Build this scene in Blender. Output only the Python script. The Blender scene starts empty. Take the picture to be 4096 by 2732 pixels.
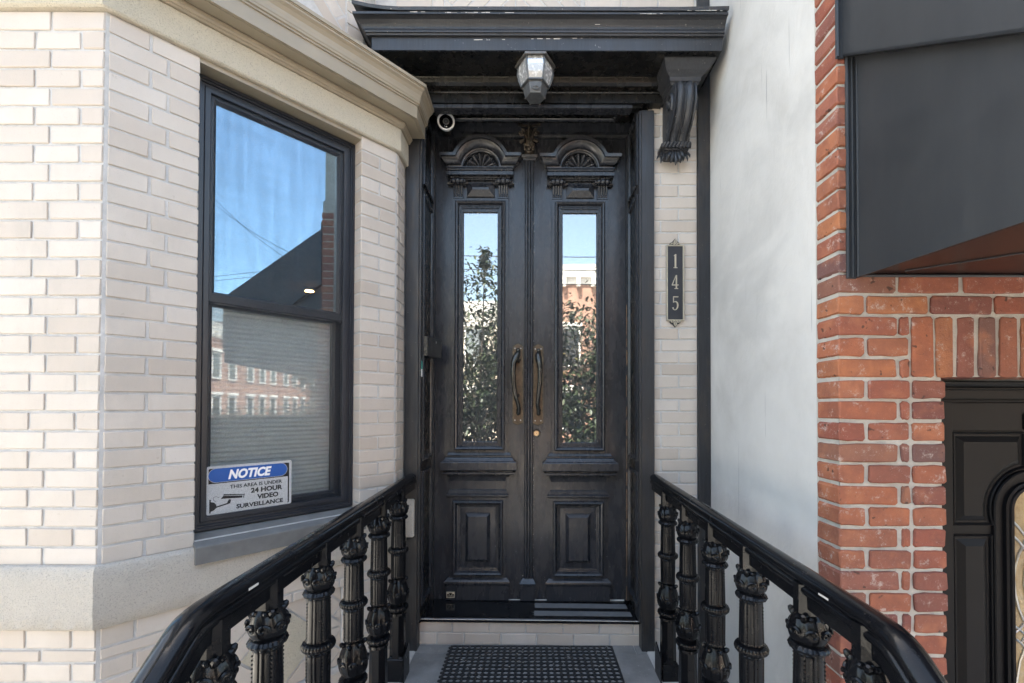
import bpy, math, random
from mathutils import Matrix, Vector
from math import sin, cos, pi, radians, sqrt, tan, atan2, asin
random.seed(7)
scn = bpy.context.scene
COL = scn.collection
# ------------------------------------------------------------------ camera
FPX, VPX, VPY, ZC = 1760.0, 2117.0, 1632.0, 1.36
PITCH, ROLL = radians(0.75), radians(0.15)
PY0 = VPY - FPX * tan(PITCH); PX0 = VPX
cam = bpy.data.objects.new('camera', bpy.data.cameras.new('camera'))
COL.objects.link(cam)
CM = Matrix.Translation((0, 0, ZC)) @ Matrix.Rotation(pi / 2 + PITCH, 4, 'X') @ Matrix.Rotation(ROLL, 4, 'Z')
cam.matrix_world = CM
cam.data.sensor_width = 36; cam.data.lens = FPX / 4096 * 36
cam.data.shift_x = (2048 - PX0) / 4096; cam.data.shift_y = (PY0 - 1366) / 4096
cam.data.clip_start = .02; cam.data.clip_end = 400
scn.camera = cam
# ------------------------------------------------------------------ world, sun, exposure
SUN_EL, SUN_ROT = radians(60), radians(-24)
world = bpy.data.worlds.new("World"); scn.world = world; world.use_nodes = True
wn = world.node_tree.nodes; wl = world.node_tree.links
sky = wn.new('ShaderNodeTexSky'); sky.sky_type = 'NISHITA'; sky.sun_disc = False
sky.sun_elevation = SUN_EL; sky.sun_rotation = SUN_ROT
sky.air_density = 1.0; sky.dust_density = 3.0; sky.ozone_density = .8
wb = wn.new('ShaderNodeMix'); wb.data_type = 'RGBA'; wb.blend_type = 'MULTIPLY'; wb.inputs[0].default_value = 1; wb.inputs[7].default_value = (1.0, .95, .82, 1)
wl.new(sky.outputs[0], wb.inputs[6]); wl.new(wb.outputs[2], wn['Background'].inputs['Color']); wn['Background'].inputs['Strength'].default_value = .13
sun = bpy.data.objects.new('sun', bpy.data.lights.new('sun', 'SUN')); COL.objects.link(sun)
sun.data.energy = 4.2; sun.data.angle = radians(.5); sun.data.color = (1, .95, .87)
sd = Vector((sin(SUN_ROT) * cos(SUN_EL), cos(SUN_ROT) * cos(SUN_EL), sin(SUN_EL)))   # towards the sun
sun.rotation_euler = sd.to_track_quat('Z', 'Y').to_euler(); sun.location = sd * 40
scn.view_settings.view_transform = 'Standard'; scn.view_settings.look = 'None'
scn.view_settings.gamma = 1; scn.view_settings.exposure = 3.14
try: scn.view_settings.use_curve_mapping = False
except Exception: pass
scn.cycles.max_bounces = 10; scn.cycles.diffuse_bounces = 4; scn.cycles.glossy_bounces = 5; scn.cycles.transparent_max_bounces = 12

# ------------------------------------------------------------------ measuring: a ray through a point of the survey photo
def ray(px, py):
    v = Vector(((px - PX0) / FPX, -(py - PY0) / FPX, -1))
    return (CM.to_3x3() @ v)
def P(px, py, Y):                       # point on the plane y = Y -> (x, z)
    d = ray(px, py); t = Y / d.y
    return d.x * t, ZC + d.z * t
def PXp(px, py, X):                     # point on the plane x = X -> (y, z)
    d = ray(px, py); t = X / d.x
    return d.y * t, ZC + d.z * t
C1 = Vector((-1.465, 1.499)); C2 = Vector((-.709, 2.34))
UB = (C2 - C1).normalized(); NB = Vector((UB.y, -UB.x)); LB = (C2 - C1).length
ANGB = atan2(UB.y, UB.x)
def PB(px, py, d=0):                    # point on the bay's angled face, d behind it -> (s, z)
    r = ray(px, py); c = C1 - NB * d
    t = NB.dot(c) / (NB.x * r.x + NB.y * r.y)
    p = Vector((r.x * t, r.y * t))
    return UB.dot(p - c), ZC + r.z * t
FR_A = Matrix.Identity(4)
FR_B = Matrix.Translation((C1.x, C1.y, 0)) @ Matrix.Rotation(ANGB, 4, 'Z')      # local x along face, local -y outwards
FR_C = Matrix.Translation((C2.x, C2.y, 0)) @ Matrix.Rotation(pi / 2, 4, 'Z')

# ------------------------------------------------------------------ mesh helpers
WM = {}
class MB:
    def __init__(s): s.v = []; s.f = []
    def add(s, vs, fs, M=None):
        n = len(s.v)
        s.v += [tuple((M @ Vector(p))) if M else tuple(p) for p in vs]
        s.f += [tuple(i + n for i in f) for f in fs]; return s
    def box(s, x0, x1, y0, y1, z0, z1, b=0, M=None):
        if x1 < x0: x0, x1 = x1, x0
        if y1 < y0: y0, y1 = y1, y0
        if z1 < z0: z0, z1 = z1, z0
        if b <= 0:
            vs = [(x, y, z) for z in (z0, z1) for y in (y0, y1) for x in (x0, x1)]
            return s.add(vs, [(0, 2, 3, 1), (4, 5, 7, 6), (0, 1, 5, 4), (2, 6, 7, 3), (0, 4, 6, 2), (1, 3, 7, 5)], M)
        v, f = cbox(x0, x1, y0, y1, z0, z1, b); return s.add(v, f, M)
    def rings(s, rings, closed=True, cap0=False, cap1=False, M=None):
        n = len(rings[0]); vs = [p for r in rings for p in r]; fs = []
        for i in range(len(rings) - 1):
            for j in range(n if closed else n - 1):
                k = (j + 1) % n
                fs.append((i * n + j, i * n + k, (i + 1) * n + k, (i + 1) * n + j))
        if cap0: fs.append(tuple(reversed(range(n))))
        if cap1: fs.append(tuple(range((len(rings) - 1) * n, len(rings) * n)))
        return s.add(vs, fs, M)
    def tube(s, pts, r, n=8, M=None, cap=True):
        pts = [Vector(p) for p in pts]; rr = r if isinstance(r, (list, tuple)) else [r] * len(pts); rs = []
        up = Vector((0, 0, 1)); prev = None
        for i, p in enumerate(pts):
            t = (pts[min(i + 1, len(pts) - 1)] - pts[max(i - 1, 0)]).normalized()
            if prev is None:
                a = t.cross(up)
                if a.length < .05: a = t.cross(Vector((0, 1, 0)))
            else: a = prev - t * prev.dot(t)
            a.normalize(); b = t.cross(a); prev = a
            rs.append([tuple(p + a * (rr[i] * cos(2 * pi * k / n)) + b * (rr[i] * sin(2 * pi * k / n))) for k in range(n)])
        return s.rings(rs, True, cap, cap, M)
    def ball(s, c, r, n=8, m=6, sc=(1, 1, 1), M=None):
        rs = []
        for i in range(m + 1):
            a = pi * i / m; q = max(sin(a), .02)
            rs.append([(c[0] + r * sc[0] * q * cos(2 * pi * k / n), c[1] + r * sc[1] * q * sin(2 * pi * k / n), c[2] + r * sc[2] * cos(a)) for k in range(n)])
        return s.rings(rs, True, True, True, M)
    def lathe(s, prof, n=24, M=None, fn=None):
        rs = []
        for z, r in prof:
            rs.append([((fn(z, r, 2 * pi * k / n) if fn else r) * cos(2 * pi * k / n), (fn(z, r, 2 * pi * k / n) if fn else r) * sin(2 * pi * k / n), z) for k in range(n)])
        return s.rings(rs, True, True, True, M)
    def stack(s, x0, x1, Y, prof, M=None, back=None, ends=True):
        """horizontal moulding with mitred returns: prof = [(z, projection)] bottom to top; wall plane at y = Y"""
        rs = []
        for z, p in prof:
            e = p if ends else 0
            yb = Y if back is None else back
            rs.append([(x0 - e, yb, z), (x0 - e, Y - p, z), (x1 + e, Y - p, z), (x1 + e, yb, z)])
        return s.rings(rs, True, True, True, M)
    def frame(s, x0, x1, z0, z1, prof, fill=True, M=None):
        """mitred rectangular frame: prof = [(inset, y)] outside to inside"""
        rs = [[(x0 + i, y, z0 + i), (x1 - i, y, z0 + i), (x1 - i, y, z1 - i), (x0 + i, y, z1 - i)] for i, y in prof]
        return s.rings(rs, True, False, fill, M)
    def prism(s, poly, y0, y1, b=0, M=None):
        """poly in (x, z), between y0 (front) and y1 (back); small front chamfer b towards the centre"""
        cx = sum(p[0] for p in poly) / len(poly); cz = sum(p[1] for p in poly) / len(poly)
        def shr(d):
            o = []
            for x, z in poly:
                L = sqrt((x - cx) ** 2 + (z - cz) ** 2) or 1
                o.append((x - (x - cx) / L * d, z - (z - cz) / L * d))
            return o
        rs = [[(x, y1, z) for x, z in poly], [(x, y0 + b, z) for x, z in poly]]
        if b: rs.append([(x, y0, z) for x, z in shr(b)])
        return s.rings(rs, True, True, True, M)
    def mesh(s, name, mat, smooth=False):
        me = bpy.data.meshes.new(name); me.from_pydata(s.v, [], s.f); me.validate(); me.update()
        import bmesh
        bm = bmesh.new(); bm.from_mesh(me); bmesh.ops.recalc_face_normals(bm, faces=bm.faces); bm.to_mesh(me); bm.free()
        if smooth:
            me.shade_smooth()
            try: me.set_sharp_from_angle(angle=radians(38))
            except Exception: pass
        if mat: me.materials.append(mat)
        return me
    def build(s, name, mat, parent=None, smooth=False, label=None, M=None):
        return place(s.mesh(name, mat, smooth), name, parent, M, label)
def cbox(x0, x1, y0, y1, z0, z1, b, jit=0, rnd=None):
    vs = []; idx = {}
    for i, (x, sx) in enumerate(((x0, 1), (x1, -1))):
        for j, (y, sy) in enumerate(((y0, 1), (y1, -1))):
            for k, (z, sz) in enumerate(((z0, 1), (z1, -1))):
                j0 = [rnd.uniform(-jit, jit) if jit else 0 for _ in range(3)]
                bb = b * (rnd.uniform(.5, 1.7) if jit else 1)
                for a in range(3):
                    p = [x + sx * bb, y + sy * bb, z + sz * bb]; p[a] = (x, y, z)[a]
                    idx[(i, j, k, a)] = len(vs); vs.append(tuple(p[q] + j0[q] for q in range(3)))
    I = lambda i, j, k, a: idx[(i, j, k, a)]
    fs = []
    for i in (0, 1): fs.append((I(i, 0, 0, 0), I(i, 1, 0, 0), I(i, 1, 1, 0), I(i, 0, 1, 0)))
    for j in (0, 1): fs.append((I(0, j, 0, 1), I(1, j, 0, 1), I(1, j, 1, 1), I(0, j, 1, 1)))
    for k in (0, 1): fs.append((I(0, 0, k, 2), I(1, 0, k, 2), I(1, 1, k, 2), I(0, 1, k, 2)))
    for i in (0, 1):
        for j in (0, 1): fs.append((I(i, j, 0, 0), I(i, j, 1, 0), I(i, j, 1, 1), I(i, j, 0, 1)))
        for k in (0, 1): fs.append((I(i, 0, k, 0), I(i, 1, k, 0), I(i, 1, k, 2), I(i, 0, k, 2)))
    for j in (0, 1):
        for k in (0, 1): fs.append((I(0, j, k, 1), I(1, j, k, 1), I(1, j, k, 2), I(0, j, k, 2)))
    for i in (0, 1):
        for j in (0, 1):
            for k in (0, 1): fs.append((I(i, j, k, 0), I(i, j, k, 1), I(i, j, k, 2)))
    return vs, fs
def place(me, name, parent=None, M=None, label=None):
    o = bpy.data.objects.new(name, me); COL.objects.link(o)
    M = M or Matrix.Identity(4); WM[o.name] = M.copy()
    o.matrix_basis = M
    if parent:
        o.parent = parent; o.matrix_parent_inverse = WM[parent.name].inverted()
    if label: o['label'] = label
    return o
def thing(name, label, cat, loc=(0, 0, 0), group=None):
    o = bpy.data.objects.new(name, None); COL.objects.link(o); o.empty_display_size = .1
    M = Matrix.Translation(loc); o.matrix_basis = M; WM[o.name] = M
    o['label'] = label; o['category'] = cat
    if group: o['group'] = group
    return o
def part_empty(name, parent, M=None):
    o = bpy.data.objects.new(name, None); COL.objects.link(o); o.empty_display_size = .05
    M = M or Matrix.Identity(4); WM[o.name] = M; o.matrix_basis = M
    o.parent = parent; o.matrix_parent_inverse = WM[parent.name].inverted(); return o
def tag(o, label, cat, group=None, kind=None):
    o['label'] = label; o['category'] = cat
    if group: o['group'] = group
    if kind: o['kind'] = kind
    return o
def text_mesh(body, size, mat, name, M, parent, shear=0, extrude=.0006, offset=0, sx=1, align='CENTER', label=None, fit=None):
    cu = bpy.data.curves.new('tmp', 'FONT'); cu.body = body; cu.size = size; cu.extrude = extrude; cu.shear = shear
    cu.offset = offset; cu.align_x = align; cu.resolution_u = 3
    ob = bpy.data.objects.new('tmp', cu); COL.objects.link(ob)
    bpy.context.view_layer.update()
    me = bpy.data.meshes.new_from_object(ob.evaluated_get(bpy.context.evaluated_depsgraph_get()))
    bpy.data.objects.remove(ob); bpy.data.curves.remove(cu)
    
    if fit:
        xs_ = [v.co.x for v in me.vertices]; ys_ = [v.co.y for v in me.vertices]; a, b, c_, d = fit
        kx_, ky_ = (b - a) / (max(xs_) - min(xs_)), (d - c_) / (max(ys_) - min(ys_))
        me.transform(Matrix.Translation((a - min(xs_) * kx_, c_ - min(ys_) * ky_, 0)) @ Matrix.Diagonal((kx_, ky_, 1, 1)))
    else: me.transform(Matrix.Diagonal((sx, 1, 1, 1)))
    me.materials.clear(); me.materials.append(mat)
    return place(me, name, parent, M, label)

# ------------------------------------------------------------------ materials
class MT:
    def __init__(s, name, rough=.6, metal=0, spec=.5, coat=0):
        s.m = bpy.data.materials.new(name); s.m.use_nodes = True; s.t = s.m.node_tree
        s.b = s.t.nodes['Principled BSDF']; s.b.inputs['Roughness'].default_value = rough
        s.b.inputs['Metallic'].default_value = metal; s.b.inputs['Specular IOR Level'].default_value = spec
        s.b.inputs['Coat Weight'].default_value = coat; s.b.inputs['Coat Roughness'].default_value = .08
        s.tc = s.t.nodes.new('ShaderNodeTexCoord'); s.geo = s.t.nodes.new('ShaderNodeNewGeometry')
    def L(s, a, b): s.t.links.new(a, b); return s
    def map(s, scale=(1, 1, 1), obj=False):
        n = s.t.nodes.new('ShaderNodeMapping'); n.inputs['Scale'].default_value = scale
        s.L(s.tc.outputs['Object'] if obj else s.geo.outputs['Position'], n.inputs['Vector']); return n.outputs[0]
    def noise(s, sc, vec=None, det=4, rough=.6, dist=0):
        n = s.t.nodes.new('ShaderNodeTexNoise'); n.inputs['Scale'].default_value = sc; n.inputs['Detail'].default_value = det
        n.inputs['Roughness'].default_value = rough; n.inputs['Distortion'].default_value = dist
        s.L(vec if vec is not None else s.geo.outputs['Position'], n.inputs['Vector']); return n.outputs['Fac']
    def ramp(s, fac, stops):
        n = s.t.nodes.new('ShaderNodeValToRGB'); r = n.color_ramp
        while len(r.elements) < len(stops): r.elements.new(.5)
        for e, (p, c) in zip(r.elements, stops):
            e.position = p; e.color = tuple(c) + (1,) if len(c) == 3 else c
        s.L(fac, n.inputs[0]); return n.outputs[0]
    def mix(s, fac, a, b, mode='MIX'):
        n = s.t.nodes.new('ShaderNodeMix'); n.data_type = 'RGBA'; n.blend_type = mode
        for v, i in ((fac, n.inputs[0]), (a, n.inputs[6]), (b, n.inputs[7])):
            if hasattr(v, 'links') or hasattr(v, 'is_linked'): s.L(v, i)
            elif isinstance(v, (int, float)): i.default_value = v
            else: i.default_value = tuple(v) + (1,)
        return n.outputs[2]
    def rnd(s):
        n = s.t.nodes.new('ShaderNodeObjectInfo'); return n.outputs['Random']
    def math(s, op, a, b):
        n = s.t.nodes.new('ShaderNodeMath'); n.operation = op
        for v, i in ((a, n.inputs[0]), (b, n.inputs[1])):
            if isinstance(v, (int, float)): i.default_value = v
            else: s.L(v, i)
        return n.outputs[0]
    def col(s, c):
        if hasattr(c, 'is_linked'): s.L(c, s.b.inputs['Base Color'])
        else: s.b.inputs['Base Color'].default_value = tuple(c) + (1,)
        return s
    def rough(s, o): s.L(o, s.b.inputs['Roughness']); return s
    def bump(s, h, strength=.3, dist=.002):
        n = s.t.nodes.new('ShaderNodeBump'); n.inputs['Strength'].default_value = strength; n.inputs['Distance'].default_value = dist
        s.L(h, n.inputs['Height']); 
        if s.b.inputs['Normal'].is_linked: s.L(s.b.inputs['Normal'].links[0].from_socket, n.inputs['Normal'])
        s.L(n.outputs[0], s.b.inputs['Normal']); return s
def g(v): return (v, v, v)
def simple(name, c, rough=.6, metal=0, var=.15, vs=12, bump=.2, bs=120, spec=.5, coat=0):
    m = MT(name, rough, metal, spec, coat)
    m.col(m.ramp(m.noise(vs), [(.3, [x * (1 - var) for x in c]), (.7, [min(1, x * (1 + var)) for x in c])]))
    if bump: m.bump(m.noise(bs), bump, .001)
    return m.m
def mk_white_brick(name='pale_brick'):
    m = MT(name, .55, 0, .35)
    base = m.ramp(m.rnd(), [(0, (.475, .41, .355)), (.25, (.53, .47, .415)), (.5, (.555, .495, .44)), (.72, (.455, .39, .335)), (1, (.575, .52, .47))])
    n = m.noise(7, det=6)
    c = m.mix(m.ramp(n, [(.35, g(0)), (.7, g(.35))]), base, (.44, .375, .31))
    sp = m.ramp(m.noise(420, det=2), [(.30, g(1)), (.36, g(0))])
    c = m.mix(m.math('MULTIPLY', sp, .35), c, (.30, .22, .17))
    st = m.ramp(m.noise(2.2, m.map((1, 1, .35)), det=5, rough=.7), [(.5, g(0)), (.72, g(.28))])
    c = m.mix(st, c, (.62, .57, .51))
    gr = m.ramp(m.noise(1.3, m.map((1.4, 1.4, .5)), det=9, rough=.72), [(.52, g(0)), (.70, g(.38))])
    c = m.mix(gr, c, (.33, .30, .265))
    dk = m.ramp(m.noise(38, det=4, rough=.7), [(.66, g(0)), (.72, g(.4))])
    c = m.mix(dk, c, (.34, .28, .22))
    m.col(c); m.bump(m.noise(260, det=3), .25, .0012); m.bump(m.noise(30), .15, .003)
    return m.m
def mk_mortar(name, c, s=.4):
    m = MT(name, .9, 0, .2)
    m.col(m.ramp(m.noise(18, det=6, rough=.7), [(.3, [x * .72 for x in c]), (.7, c)]))
    m.bump(m.noise(55, det=6, rough=.7), s, .006); return m.m
def mk_stucco_band(name, c):
    m = MT(name, .85, 0, .2)
    n = m.noise(210, det=5, rough=.7)
    c1 = m.ramp(n, [(.34, [x * .6 for x in c]), (.45, [x * .93 for x in c]), (.7, c)])
    d = m.ramp(m.noise(3.2, det=6, rough=.7), [(.4, g(0)), (.75, g(.4))])
    m.col(m.mix(d, c1, [x * .66 for x in c])); m.bump(m.noise(75, det=6, rough=.75), .9, .009); m.bump(n, .8, .004); m.bump(m.noise(12), .3, .01); return m.m
def mk_black(name, base, hi, rough=.38, brown=0, streak=.5, chips=.0, coat=0, grain=.12):
    m = MT(name, rough, 0, .5, coat)
    st = m.noise(14, m.map((9, 9, .55)), det=7, rough=.72)
    c = m.ramp(st, [(.35, base), (.62, hi)])
    big = m.noise(2.0, det=4)
    c = m.mix(m.ramp(big, [(.4, g(0)), (.7, g(streak))]), c, hi)
    if brown:
        br = m.ramp(m.noise(3.2, m.map((3, 3, .7)), det=7, rough=.75), [(.5, g(0)), (.66, g(brown))])
        c = m.mix(br, c, (.055, .04, .028))
    if chips:
        ch = m.ramp(m.noise(65, det=3, rough=.6), [(.70, g(0)), (.715, g(1))])
        c = m.mix(m.math('MULTIPLY', ch, chips), c, (.42, .38, .33))
    m.col(c)
    m.rough(m.ramp(m.noise(9, m.map((2, 2, .6)), det=5), [(.3, g(rough * .8)), (.7, g(min(1, rough * 1.35)))]))
    m.bump(m.noise(60, m.map((5, 5, .5)), det=4), grain, .0015); return m.m
def mk_iron(name='painted_iron'):
    m = MT(name, .16, 0, .2, .08)
    sp = m.ramp(m.noise(330, det=2), [(.74, g(0)), (.76, g(.35))])
    c = m.mix(m.ramp(m.noise(6, det=5), [(.4, g(0)), (.8, g(1))]), (.004, .004, .005), (.010, .0105, .012))
    m.col(m.mix(sp, c, (.3, .29, .27))); 
    m.rough(m.ramp(m.noise(22, det=4), [(.35, g(.12)), (.7, g(.3))]))
    m.bump(m.noise(30, det=3), .16, .004); return m.m
def mk_red_brick():
    m = MT('red_brick', .8, 0, .3)
    base = m.ramp(m.rnd(), [(0, (.28, .09, .06)), (.17, (.40, .14, .07)), (.33, (.20, .075, .062)), (.5, (.42, .16, .08)), (.64, (.30, .10, .066)), (.78, (.44, .17, .075)), (.9, (.14, .085, .082)), (1, (.37, .13, .08))])
    n = m.noise(16, det=6, rough=.7)
    c = m.mix(m.ramp(n, [(.35, g(0)), (.72, g(.65))]), base, (.16, .065, .05))
    n2 = m.ramp(m.noise(9, det=3), [(.55, g(0)), (.7, g(.4))])
    c = m.mix(n2, c, (.50, .20, .10))
    ef = m.ramp(m.noise(22, det=9, rough=.85), [(.56, g(0)), (.63, g(.6))])
    c = m.mix(ef, c, (.55, .48, .43))
    sp = m.ramp(m.noise(300, det=2), [(.71, g(0)), (.74, g(.7))])
    c = m.mix(sp, c, (.62, .55, .48))
    hl = m.ramp(m.noise(42, det=1), [(.24, g(1)), (.29, g(0))])
    c = m.mix(m.math('MULTIPLY', hl, .8), c, (.05, .03, .025))
    m.col(c); m.bump(m.noise(110, det=6, rough=.75), .6, .004); m.bump(m.noise(20, det=4), .5, .006); return m.m
def mk_grey_stucco():
    m = MT('grey_stucco', .85, 0, .25)
    n = m.noise(1.7, det=7, rough=.62, dist=.4)
    c = m.ramp(n, [(.3, (.50, .485, .46)), (.5, (.60, .585, .56)), (.7, (.66, .645, .615))])
    st = m.ramp(m.noise(1.6, m.map((1, 4, .8)), det=6, rough=.7), [(.55, g(0)), (.8, g(.15))])
    c = m.mix(st, c, (.46, .455, .44)); c = m.mix(m.ramp(m.noise(1.1, m.map((1, 1, 1.4)), det=8, rough=.55, dist=.6), [(.54, g(0)), (.60, g(.28))]), c, (.40, .395, .385))
    sc = m.ramp(m.noise(3, m.map((1, 16, .45)), det=3), [(.705, g(0)), (.72, g(.5))])
    c = m.mix(sc, c, (.24, .24, .25)); m.col(c)
    m.bump(m.noise(5, m.map((1, 1.3, .9)), det=8, rough=.62, dist=.5), .5, .014); m.bump(m.noise(260), .2, .001)
    return m.m
def mk_glass(name, refl, tint=(.9, .95, 1), rough=.0, bump=0, dirt=.02, pattern=False, gc=(1, 1, 1)):
    m = bpy.data.materials.new(name); m.use_nodes = True; t = m.node_tree; t.nodes.clear()
    N = t.nodes.new; out = N('ShaderNodeOutputMaterial'); mx = N('ShaderNodeMixShader'); gl = N('ShaderNodeBsdfGlossy'); tr = N('ShaderNodeBsdfTransparent')
    gl.inputs['Roughness'].default_value = rough; gl.inputs['Color'].default_value = tuple(gc) + (1,); tr.inputs['Color'].default_value = tuple(tint) + (1,)
    fr = N('ShaderNodeFresnel'); fr.inputs['IOR'].default_value = 1.5
    mp = N('ShaderNodeMapRange'); mp.inputs['From Min'].default_value = .04; mp.inputs['From Max'].default_value = .6
    mp.inputs['To Min'].default_value = refl; mp.inputs['To Max'].default_value = .9
    t.links.new(fr.outputs[0], mp.inputs['Value'])
    if pattern:
        acc = mp.outputs[0]
        for sc_v, amt in (((5, 5, .5), .22), ((.8, .8, 7), .16), ((14, 14, .8), .16)):
            gg = N('ShaderNodeNewGeometry'); pm = N('ShaderNodeMapping'); pm.inputs['Scale'].default_value = sc_v; t.links.new(gg.outputs['Position'], pm.inputs['Vector'])
            pn = N('ShaderNodeTexNoise'); pn.inputs['Scale'].default_value = 3.5; pn.inputs['Detail'].default_value = 2; pn.inputs['Distortion'].default_value = .5; t.links.new(pm.outputs[0], pn.inputs['Vector'])
            pr_ = N('ShaderNodeMapRange'); pr_.inputs['From Min'].default_value = .35; pr_.inputs['From Max'].default_value = .65; pr_.inputs['To Min'].default_value = 1 - amt / 2; pr_.inputs['To Max'].default_value = 1 + amt / 2; t.links.new(pn.outputs['Fac'], pr_.inputs['Value'])
            mu = N('ShaderNodeMath'); mu.operation = 'MULTIPLY'; t.links.new(acc, mu.inputs[0]); t.links.new(pr_.outputs[0], mu.inputs[1]); acc = mu.outputs[0]
        t.links.new(acc, mx.inputs[0])
    else: t.links.new(mp.outputs[0], mx.inputs[0])
    t.links.new(tr.outputs[0], mx.inputs[1]); t.links.new(gl.outputs[0], mx.inputs[2])
    df = N('ShaderNodeBsdfDiffuse'); df.inputs['Color'].default_value = (.6, .6, .6, 1); m2 = N('ShaderNodeMixShader')
    geo = N('ShaderNodeNewGeometry')
    nz = N('ShaderNodeTexNoise'); nz.inputs['Scale'].default_value = 60; nz.inputs['Detail'].default_value = 4; t.links.new(geo.outputs['Position'], nz.inputs['Vector'])
    rp = N('ShaderNodeMapRange'); rp.inputs['From Min'].default_value = .5; rp.inputs['From Max'].default_value = .8; rp.inputs['To Min'].default_value = dirt; rp.inputs['To Max'].default_value = dirt * 4
    t.links.new(nz.outputs['Fac'], rp.inputs['Value']); t.links.new(rp.outputs[0], m2.inputs[0])
    t.links.new(mx.outputs[0], m2.inputs[1]); t.links.new(df.outputs[0], m2.inputs[2]); t.links.new(m2.outputs[0], out.inputs[0])
    if bump:
        b = N('ShaderNodeBump'); b.inputs['Strength'].default_value = bump; b.inputs['Distance'].default_value = .002
        w = N('ShaderNodeTexNoise'); w.inputs['Scale'].default_value = 7; w.inputs['Detail'].default_value = 1; t.links.new(geo.outputs['Position'], w.inputs['Vector'])
        t.links.new(w.outputs['Fac'], b.inputs['Height']); t.links.new(b.outputs[0], gl.inputs['Normal'])
    return m
def mk_emit(name, c, s):
    m = bpy.data.materials.new(name); m.use_nodes = True; t = m.node_tree
    b = t.nodes['Principled BSDF']; b.inputs['Emission Color'].default_value = tuple(c) + (1,); b.inputs['Emission Strength'].default_value = s; return m
def mk_screen():
    m = bpy.data.materials.new('insect_mesh'); m.use_nodes = True; t = m.node_tree; t.nodes.clear()
    N = t.nodes.new; out = N('ShaderNodeOutputMaterial'); mx = N('ShaderNodeMixShader'); tr = N('ShaderNodeBsdfTransparent'); pr = N('ShaderNodeBsdfPrincipled')
    pr.inputs['Base Color'].default_value = (.035, .037, .042, 1); pr.inputs['Roughness'].default_value = .5
    geo = N('ShaderNodeNewGeometry'); nz = N('ShaderNodeTexNoise'); nz.inputs['Scale'].default_value = 500
    t.links.new(geo.outputs['Position'], nz.inputs['Vector'])
    rp = N('ShaderNodeMapRange'); rp.inputs['From Min'].default_value = .35; rp.inputs['From Max'].default_value = .65; rp.inputs['To Min'].default_value = .08; rp.inputs['To Max'].default_value = .22
    t.links.new(nz.outputs['Fac'], rp.inputs['Value']); t.links.new(rp.outputs[0], mx.inputs[0])
    t.links.new(tr.outputs[0], mx.inputs[1]); t.links.new(pr.outputs[0], mx.inputs[2]); t.links.new(mx.outputs[0], out.inputs[0]); return m
M_PALE = mk_white_brick(); M_MORT = mk_mortar('pale_mortar', (.57, .555, .54), .5); M_RMORT = mk_mortar('rough_mortar', (.55, .52, .47), 1.0)
M_CREAM = mk_stucco_band('cream_render', (.62, .56, .45)); M_BAND = mk_stucco_band('rough_grey_render', (.60, .55, .485)); M_SILL = simple('grey_sill_stone', (.155, .152, .146), .85, var=.18, bump=.6, bs=160)
M_TAN = simple('tan_painted_metal', (.285, .24, .175), .36, var=.08, vs=5, bump=.06, bs=60)
M_DOOR = mk_black('door_paint', (.0165, .0175, .021), (.031, .033, .040), .25, chips=.0, streak=.35, grain=.035)
M_TRIM = mk_black('trim_paint', (.010, .0105, .012), (.027, .0285, .033), .40, brown=.55, streak=.6, chips=.35)
M_HOOD = mk_black('hood_paint', (.014, .015, .018), (.034, .0355, .041), .42, streak=.7, chips=.5)
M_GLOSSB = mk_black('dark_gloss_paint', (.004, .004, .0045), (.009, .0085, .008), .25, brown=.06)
M_IRON = mk_iron(); M_RED = mk_red_brick(); M_GST = mk_grey_stucco()
M_DARKMET = MT('charcoal_sheet_metal', .42); _m = M_DARKMET
_m.col(_m.mix(_m.ramp(_m.noise(2.2, _m.map((2, 2, .35)), det=7, rough=.7), [(.45, g(0)), (.75, g(.6))]), (.0215, .023, .026), (.040, .041, .043)))
_m.rough(_m.ramp(_m.noise(3, det=6, rough=.7), [(.3, g(.32)), (.7, g(.52))])); _m.bump(_m.noise(1.6, det=2), .35, .02); _m.bump(_m.noise(420, det=2), .12, .0006); M_DARKMET = M_DARKMET.m
M_SOFFIT = simple('brown_soffit_panel', (.022, .008, .006), .3, var=.1, vs=3, bump=0)
M_FRAME = simple('bronze_window_frame', (.019, .021, .028), .34, var=.12, vs=8, bump=.05)
M_SLATE = mk_stucco_band('bluestone', (.235, .24, .25)); M_LSTONE = simple('light_stone_border', (.50, .49, .47), .75, var=.12)
def mk_slab():
    m = MT('bluestone_slab', .7, 0, .3)
    m.col(m.ramp(m.noise(6, det=7, rough=.65), [(.3, (.16, .158, .155)), (.7, (.27, .266, .26))])); m.bump(m.noise(150), .25, .0015); return m.m
M_SLAB = mk_slab()
def mk_granite():
    m = MT('black_granite', .12, 0, .5)
    sp = m.ramp(m.noise(240, det=3), [(.64, g(0)), (.7, g(.5))])
    m.col(m.mix(sp, (.009, .009, .01), (.09, .085, .08)))
    m.rough(m.ramp(m.noise(10, det=5), [(.4, g(.08)), (.7, g(.28))])); return m.m
M_GRAN = mk_granite(); M_GRIP = simple('grip_strip', (.15, .152, .155), .85, bump=.5, bs=500)
M_RUB = simple('black_rubber', (.018, .019, .021), .55, var=.25, vs=30, bump=.2)
M_BRZ = MT('aged_bronze', .3, .8); _m = M_BRZ
_m.col(_m.ramp(_m.noise(28, det=6, rough=.7), [(.35, (.045, .042, .036)), (.6, (.13, .11, .08)), (.8, (.32, .26, .18))])); _m.bump(_m.noise(90), .2, .001); M_BRZ = M_BRZ.m
M_PULL = MT('dark_bronze', .22, .7); _m = M_PULL
_m.col(_m.ramp(_m.noise(28, det=6, rough=.7), [(.35, (.035, .036, .036)), (.6, (.08, .078, .07)), (.8, (.20, .17, .12))])); M_PULL = M_PULL.m
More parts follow.
